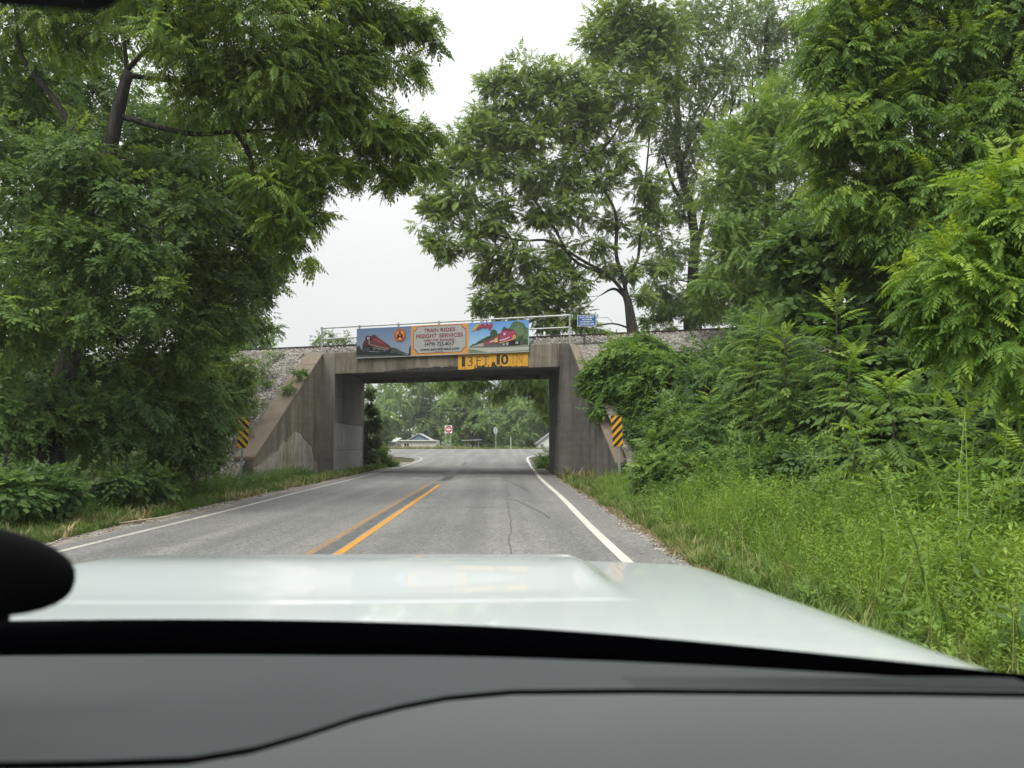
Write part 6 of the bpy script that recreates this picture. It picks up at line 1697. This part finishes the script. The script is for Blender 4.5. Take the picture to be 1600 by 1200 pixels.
def scatter(name, tpl, mat, pts, hs, tints, tiltv=.14):
    """ground cover nobody could count: ONE object whose points carry copies of a few plants"""
    P = np.array(pts); n = len(P)
    me = bpy.data.meshes.new(name)
    me.vertices.add(n); me.vertices.foreach_set('co', P.astype(np.float32).ravel())
    rot = np.stack([rng.normal(0, tiltv, n), rng.normal(0, tiltv, n), rng.uniform(0, 2 * math.pi, n)], 1)
    me.attributes.new('turn', 'FLOAT_VECTOR', 'POINT').data.foreach_set('vector', rot.astype(np.float32).ravel())
    me.attributes.new('size', 'FLOAT', 'POINT').data.foreach_set('value', np.array(hs, np.float32))
    lv = np.clip((np.clip(np.array(tints), 0, .999) * 5).astype(int), 0, 4)
    which = (lv * len(tpl) + rng.integers(0, len(tpl), n)).astype(np.int32)
    me.attributes.new('which', 'INT', 'POINT').data.foreach_set('value', which)
    me.materials.append(mat)
    o = put(name, me)
    g = bpy.data.node_groups.new('ground_cover', 'GeometryNodeTree')
    g.interface.new_socket('Geometry', in_out='INPUT', socket_type='NodeSocketGeometry')
    g.interface.new_socket('Geometry', in_out='OUTPUT', socket_type='NodeSocketGeometry')
    gi = g.nodes.new('NodeGroupInput'); go = g.nodes.new('NodeGroupOutput')
    g2i = g.nodes.new('GeometryNodeGeometryToInstance')
    iop = g.nodes.new('GeometryNodeInstanceOnPoints'); iop.inputs['Pick Instance'].default_value = True
    def attr(nm, ty):
        a = g.nodes.new('GeometryNodeInputNamedAttribute'); a.data_type = ty; a.inputs['Name'].default_value = nm
        return a.outputs[0]
    infos = []
    for L in range(5):
        for V, T in tpl:
            tm = np_mesh(name + '_plant', V, T, mat, np.clip((L + .5) / 5 + rng.normal(0, .08, len(V)), 0, 1))
            to = bpy.data.objects.new(name + '_plant', tm)
            oi = g.nodes.new('GeometryNodeObjectInfo'); oi.inputs['Object'].default_value = to; oi.inputs['As Instance'].default_value = False
            infos.append(oi)
    for oi in reversed(infos): g.links.new(oi.outputs['Geometry'], g2i.inputs[0])
    g.links.new(gi.outputs[0], iop.inputs['Points'])
    g.links.new(g2i.outputs[0], iop.inputs['Instance'])
    g.links.new(attr('which', 'INT'), iop.inputs['Instance Index'])
    e2r = g.nodes.new('FunctionNodeEulerToRotation')
    g.links.new(attr('turn', 'FLOAT_VECTOR'), e2r.inputs[0]); g.links.new(e2r.outputs[0], iop.inputs['Rotation'])
    g.links.new(attr('size', 'FLOAT'), iop.inputs['Scale'])
    g.links.new(iop.outputs[0], go.inputs[0])
    md = o.modifiers.new('ground_cover', 'NODES'); md.node_group = g
    return tag(o, kind='stuff')

# right verge: rank yellow-green weeds
pts, hs, ti = [], [], []
for _ in range(15000):
    y = 3.2 + 21 * rng.random() ** 1.7
    w = 2.6 + 1.3 * min(1, (y - 3) / 6) + .3 * pnoise(2, y, .7)
    x = 2.62 + pnoise(1, y, .5) * .18 + w * rng.random()
    if y > 16: x = 2.7 + (x - 2.62) * .75
    e = (x - 2.55) / 1.1
    h = (.20 + .40 * min(1, max(0, e)) + .42 * pnoise(x, y, .75, 6) * min(1, max(0, e)) + .10 * max(0, x - 4.2)) * rng.uniform(.6, 1.35)
    if y > 18: h *= .75
    pts.append((x, y, gz(x, y) - .03)); hs.append(max(.12, h)); ti.append(.45 + .5 * pnoise(x, y, .5, 2) + rng.normal(0, .15))
scatter('roadside_weeds', WEED, M['weed'], pts, hs, ti)
pts, hs, ti = [], [], []
for _ in range(650):
    y = 3.4 + 20 * rng.random() ** 1.3; x = 2.65 + 3.6 * rng.random()
    pts.append((x, y, gz(x, y) - .03)); hs.append(rng.uniform(.45, 1.05)); ti.append(.5 + rng.normal(0, .2))
scatter('tall_grass', [tuft_tpl(s + 90, 7, 1.0, .006, .42) for s in range(5)], M['weed'], pts, hs, ti, .15)
pts, hs, ti = [], [], []
for _ in range(520):
    y = 3.4 + 17 * rng.random() ** 1.3; x = 2.7 + 4.2 * rng.random() ** .8
    if pnoise(x, y, .45, 15) < -.02: continue
    pts.append((x, y, gz(x, y) - .03)); hs.append(rng.uniform(.5, 1.0)); ti.append(rng.uniform(.25, .8))
scatter('broadleaf_weeds', [weed_tpl(s + 50, 16, .8, .24, .075, .25) for s in range(4)], M['leaf_mid'], pts, hs, ti, .2)
pts, hs, ti = [], [], []
for _ in range(260):
    y = 3.6 + 18 * rng.random() ** 1.2; x = 2.5 + 3.6 * rng.random()
    pts.append((x, y, gz(x, y) - .03)); hs.append(rng.uniform(.5, 1.05)); ti.append(rng.uniform(.2, 1))
scatter('seed_stalks', [tuft_tpl(s + 60, 3, 1.0, .0028, .3) for s in range(4)], M['drygrass'], pts, hs, ti, .2)
pts, hs, ti = [], [], []
for _ in range(4200):
    y = 3.2 + 20 * rng.random() ** 1.5
    x = 2.5 + 3.8 * rng.random()
    pts.append((x, y, gz(x, y) - .03)); hs.append(rng.uniform(.25, .62)); ti.append(.35 + .3 * pnoise(x, y, .6, 9) + rng.normal(0, .14))
scatter('roadside_weeds', BUSHY, M['weed'], pts, hs, ti, .25)
pts, hs, ti = [], [], []
for _ in range(6500):
    y = 3.0 + 26 * rng.random() ** 1.5
    x = 2.28 + rng.exponential(.35) + pnoise(4, y, .9) * .15
    pts.append((x, y, gz(x, y) - .02)); hs.append(rng.uniform(.08, .3) * (1 + .6 * min(1, (x - 2.2)))); ti.append(.45 + .4 * pnoise(x, y, 1.1, 4) + rng.normal(0, .18))
scatter('verge_grass', TUFT, M['grass'], pts, hs, ti, .2)
pts, hs, ti = [], [], []
for _ in range(4200):
    y = 3.0 + 24 * rng.random() ** 1.4
    x = 2.15 + rng.exponential(.3) + pnoise(6, y, 1.2) * .15
    pts.append((x, y, gz(x, y) - .02)); hs.append(rng.uniform(.05, .18)); ti.append(rng.uniform(.1, 1))
scatter('dry_grass', TUFT, M['drygrass'], pts, hs, ti, .35)
# left verge
pts, hs, ti = [], [], []
for _ in range(9500):
    y = 8.5 + 22 * rng.random() ** 1.25
    x = -6.42 - rng.exponential(.85) + pnoise(3, y, .8) * .2
    if x < -11: continue
    pts.append((x, y, gz(x, y) - .02)); hs.append(rng.uniform(.12, .36) * (.55 + .6 * min(1, (-6.3 - x)))); ti.append(.32 + .38 * pnoise(x, y, .8, 4) + rng.normal(0, .16))
scatter('verge_grass', TUFT, M['grass'], pts, hs, ti, .2)
pts, hs, ti = [], [], []
for _ in range(800):
    y = 10 + 23 * rng.random()
    x = -6.35 - rng.exponential(.35) + pnoise(8, y, 1.0) * .2
    if pnoise(x, y, .55, 12) < -.05 and y < 22: continue
    pts.append((x, y, gz(x, y) - .02)); hs.append(rng.uniform(.12, .36)); ti.append(rng.uniform(.1, 1))
scatter('dry_grass', TUFT, M['drygrass'], pts, hs, ti, .3)
pts, hs, ti = [], [], []
for _ in range(2600):
    y = 9.0 + 20 * rng.random() ** 1.1
    x = -7.15 - rng.exponential(1.1) + pnoise(5, y, .7) * .3
    if x < -12.5: continue
    pts.append((x, y, gz(x, y) - .03)); hs.append(rng.uniform(.35, .8)); ti.append(.42 + .35 * pnoise(x, y, .5, 2) + rng.normal(0, .13))
scatter('verge_weeds', BUSHY, M['leaf_mid'], pts, hs, ti, .22)
# grass at the wall feet, past the bridge and along the far side of the junction
pts, hs, ti = [], [], []
for _ in range(2600):
    s = rng.random()
    if s < .35: x, y = -6.3 - abs(rng.normal(0, .35)), rng.uniform(25, 47)
    elif s < .6: x, y = 2.2 + abs(rng.normal(0, .3)), rng.uniform(22, 50)
    else: x, y = rng.uniform(-26, 9), 87 + rng.exponential(1.2)
    if -7.05 < x < -6.9 and y > 32: continue
    pts.append((x, y, gz(x, y) - .02)); hs.append(rng.uniform(.15, .45)); ti.append(.5 + rng.normal(0, .2))
scatter('wall_foot_grass', TUFT, M['grass'], pts, hs, ti, .2)
pts, hs, ti = [], [], []
for _ in range(500):
    x = rng.uniform(-24, -4); y = 87.5 + rng.exponential(.8)
    pts.append((x, y, gz(x, y))); hs.append(rng.uniform(.25, .55)); ti.append(rng.uniform(.2, .9))
scatter('dry_grass', TUFT, M['drygrass'], pts, hs, ti, .2)
# pale dry stalks at the foot of the right wing wall
pts, hs, ti = [], [], []
for _ in range(26):
    y = rng.uniform(24, 28.6); x = 2.45 + .16 * (28.6 - y) + rng.uniform(-.25, .1)
    pts.append((x, y, 0)); hs.append(rng.uniform(.3, .7)); ti.append(rng.uniform(.2, .8))
scatter('dry_stalks', TUFT, M['drygrass'], pts, hs, ti, .15)
# scattered litter stones on the right shoulder
P = np.array([(1.95 + abs(rng.normal(0, .32)), rng.uniform(4, 26), .0) for _ in range(1500)] + [(-6.1 - abs(rng.normal(0, .2)), rng.uniform(9, 26), .0) for _ in range(500)])
V, F, t = tile(stone_tpl, P, frames(unit(len(P)), unit(len(P))), rng.uniform(.006, .026, len(P)), rng.uniform(.2, 1, len(P)), .02)
tag(put('shoulder_stones', np_mesh('shoulder_stones', V, F, bpy.data.materials['loose_ballast'], t)), kind='stuff'); TRI += len(F)
# rough growth climbing both embankment slopes
def slope_z(x, dy, side):
    return 5.12 + (.60 if side < 0 else .76) * dy + .14 * pnoise(x, dy, .6, 5) + .05 * pnoise(x, dy, 2.5, 8)
pts, hs, ti = [], [], []
for _ in range(16000):
    if rng.random() < .6:
        x = -10.6 - 22 * rng.random() ** 1.5; dy = -8.9 * rng.random() ** .7; sd_ = -1
        cover = min(1, max(0, (-11.6 - x) / 3.2)) + .55 * min(1, max(0, (-dy - 2.4) / 3)) + .8 * pnoise(x, dy, .5, 21)
    else:
        x = 3.4 + 14 * rng.random() ** 1.4; dy = -6.6 * rng.random() ** .8; sd_ = 1
        cover = min(1, max(0, (-dy - .9) / 1.2)) + .7 * pnoise(x, dy, .5, 22)
        if x < 3.35 + .12 * -dy: continue
    if cover < .45: continue
    pts.append((x, YF(x) + dy, slope_z(x, dy, sd_) - .03)); hs.append(rng.uniform(.35, .95) * min(1.1, .4 + cover * .6)); ti.append(.35 + .35 * pnoise(x, dy, .7, 6) + rng.normal(0, .15))
scatter('embankment_growth', BUSHY, M['leaf_mid'], pts, hs, ti, .3)
# tall spires standing above the weeds
sp_me = []
for s in range(3):
    V, T = weed_tpl(70 + s, 54, 1.0, .075, .030, .22)
    sp_me.append(np_mesh('leaves', V, T, M['weed'], np.clip(rng.normal(.5, .1, len(V)), 0, 1)))
def sp_stem(s):
    mb = MB(); r_ = random.Random(70 + s); la = r_.uniform(0, 6.3)
    mb.tube([(.22 * t * t * math.cos(la), .22 * t * t * math.sin(la), t) for t in (0, .25, .5, .75, 1.0)], [.0042, .0038, .003, .0024, .0015], 4)
    return mb.build('stem', M['stem_green'], mesh_only=True)
sp_st = [sp_stem(s) for s in range(3)]
for k in range(44):
    y = rng.uniform(5.2, 13.5); x = 3.1 + rng.uniform(0, 1) * (1.0 + .22 * y)
    if x > .66 * y + .6: x = .6 * y
    h = rng.uniform(1.0, 1.7)
    root = empty('tall_weed', (x, y, gz(x, y) - .03), 'thin pale green weed spire standing above the right verge weeds', 'weed', 'tall weed spires above the right verge', rotz=rng.uniform(0, 6.28))
    root.rotation_euler = (rng.normal(0, .12), rng.normal(0, .12), rng.uniform(0, 6.28))
    root.scale = (h, h, h)
    s = k % 3
    put('stem', sp_st[s], root); put('foliage', sp_me[s], root)
# a fallen stick on the left edge
stick = tag(empty('fallen_stick', (-6.05, 13.6, .03), 'pale bent fallen stick lying at the left edge of the tarmac', 'stick'))
mb = MB(); mb.tube([(-.35, -.5, 0), (-.12, -.2, .02), (.02, .12, .02), (.2, .34, .05), (.24, .6, .02)], [.008, .014, .014, .01, .005], 6)
mb.build('branch', simple('dry_wood', (.36, .29, .2), .8), stick, smooth=True)

# ------------------------------------------------------------------ humid summer air
hm, hnt = new_mat('humid_air')
pv = hnt.nodes.new('ShaderNodeVolumePrincipled')
pv.inputs['Color'].default_value = (.93, .97, 1.0, 1)
pv.inputs['Density'].default_value = .0005
pv.inputs['Anisotropy'].default_value = .2
ho = hnt.nodes.new('ShaderNodeOutputMaterial')
hnt.links.new(pv.outputs[0], ho.inputs['Volume'])
tag(MB().box((-420, -80, -4.0), (420, 1520, 34.0)).build('haze', hm), kind='stuff')
print('LEAF TRIANGLES', TRI, 'objects', len(bpy.data.objects))
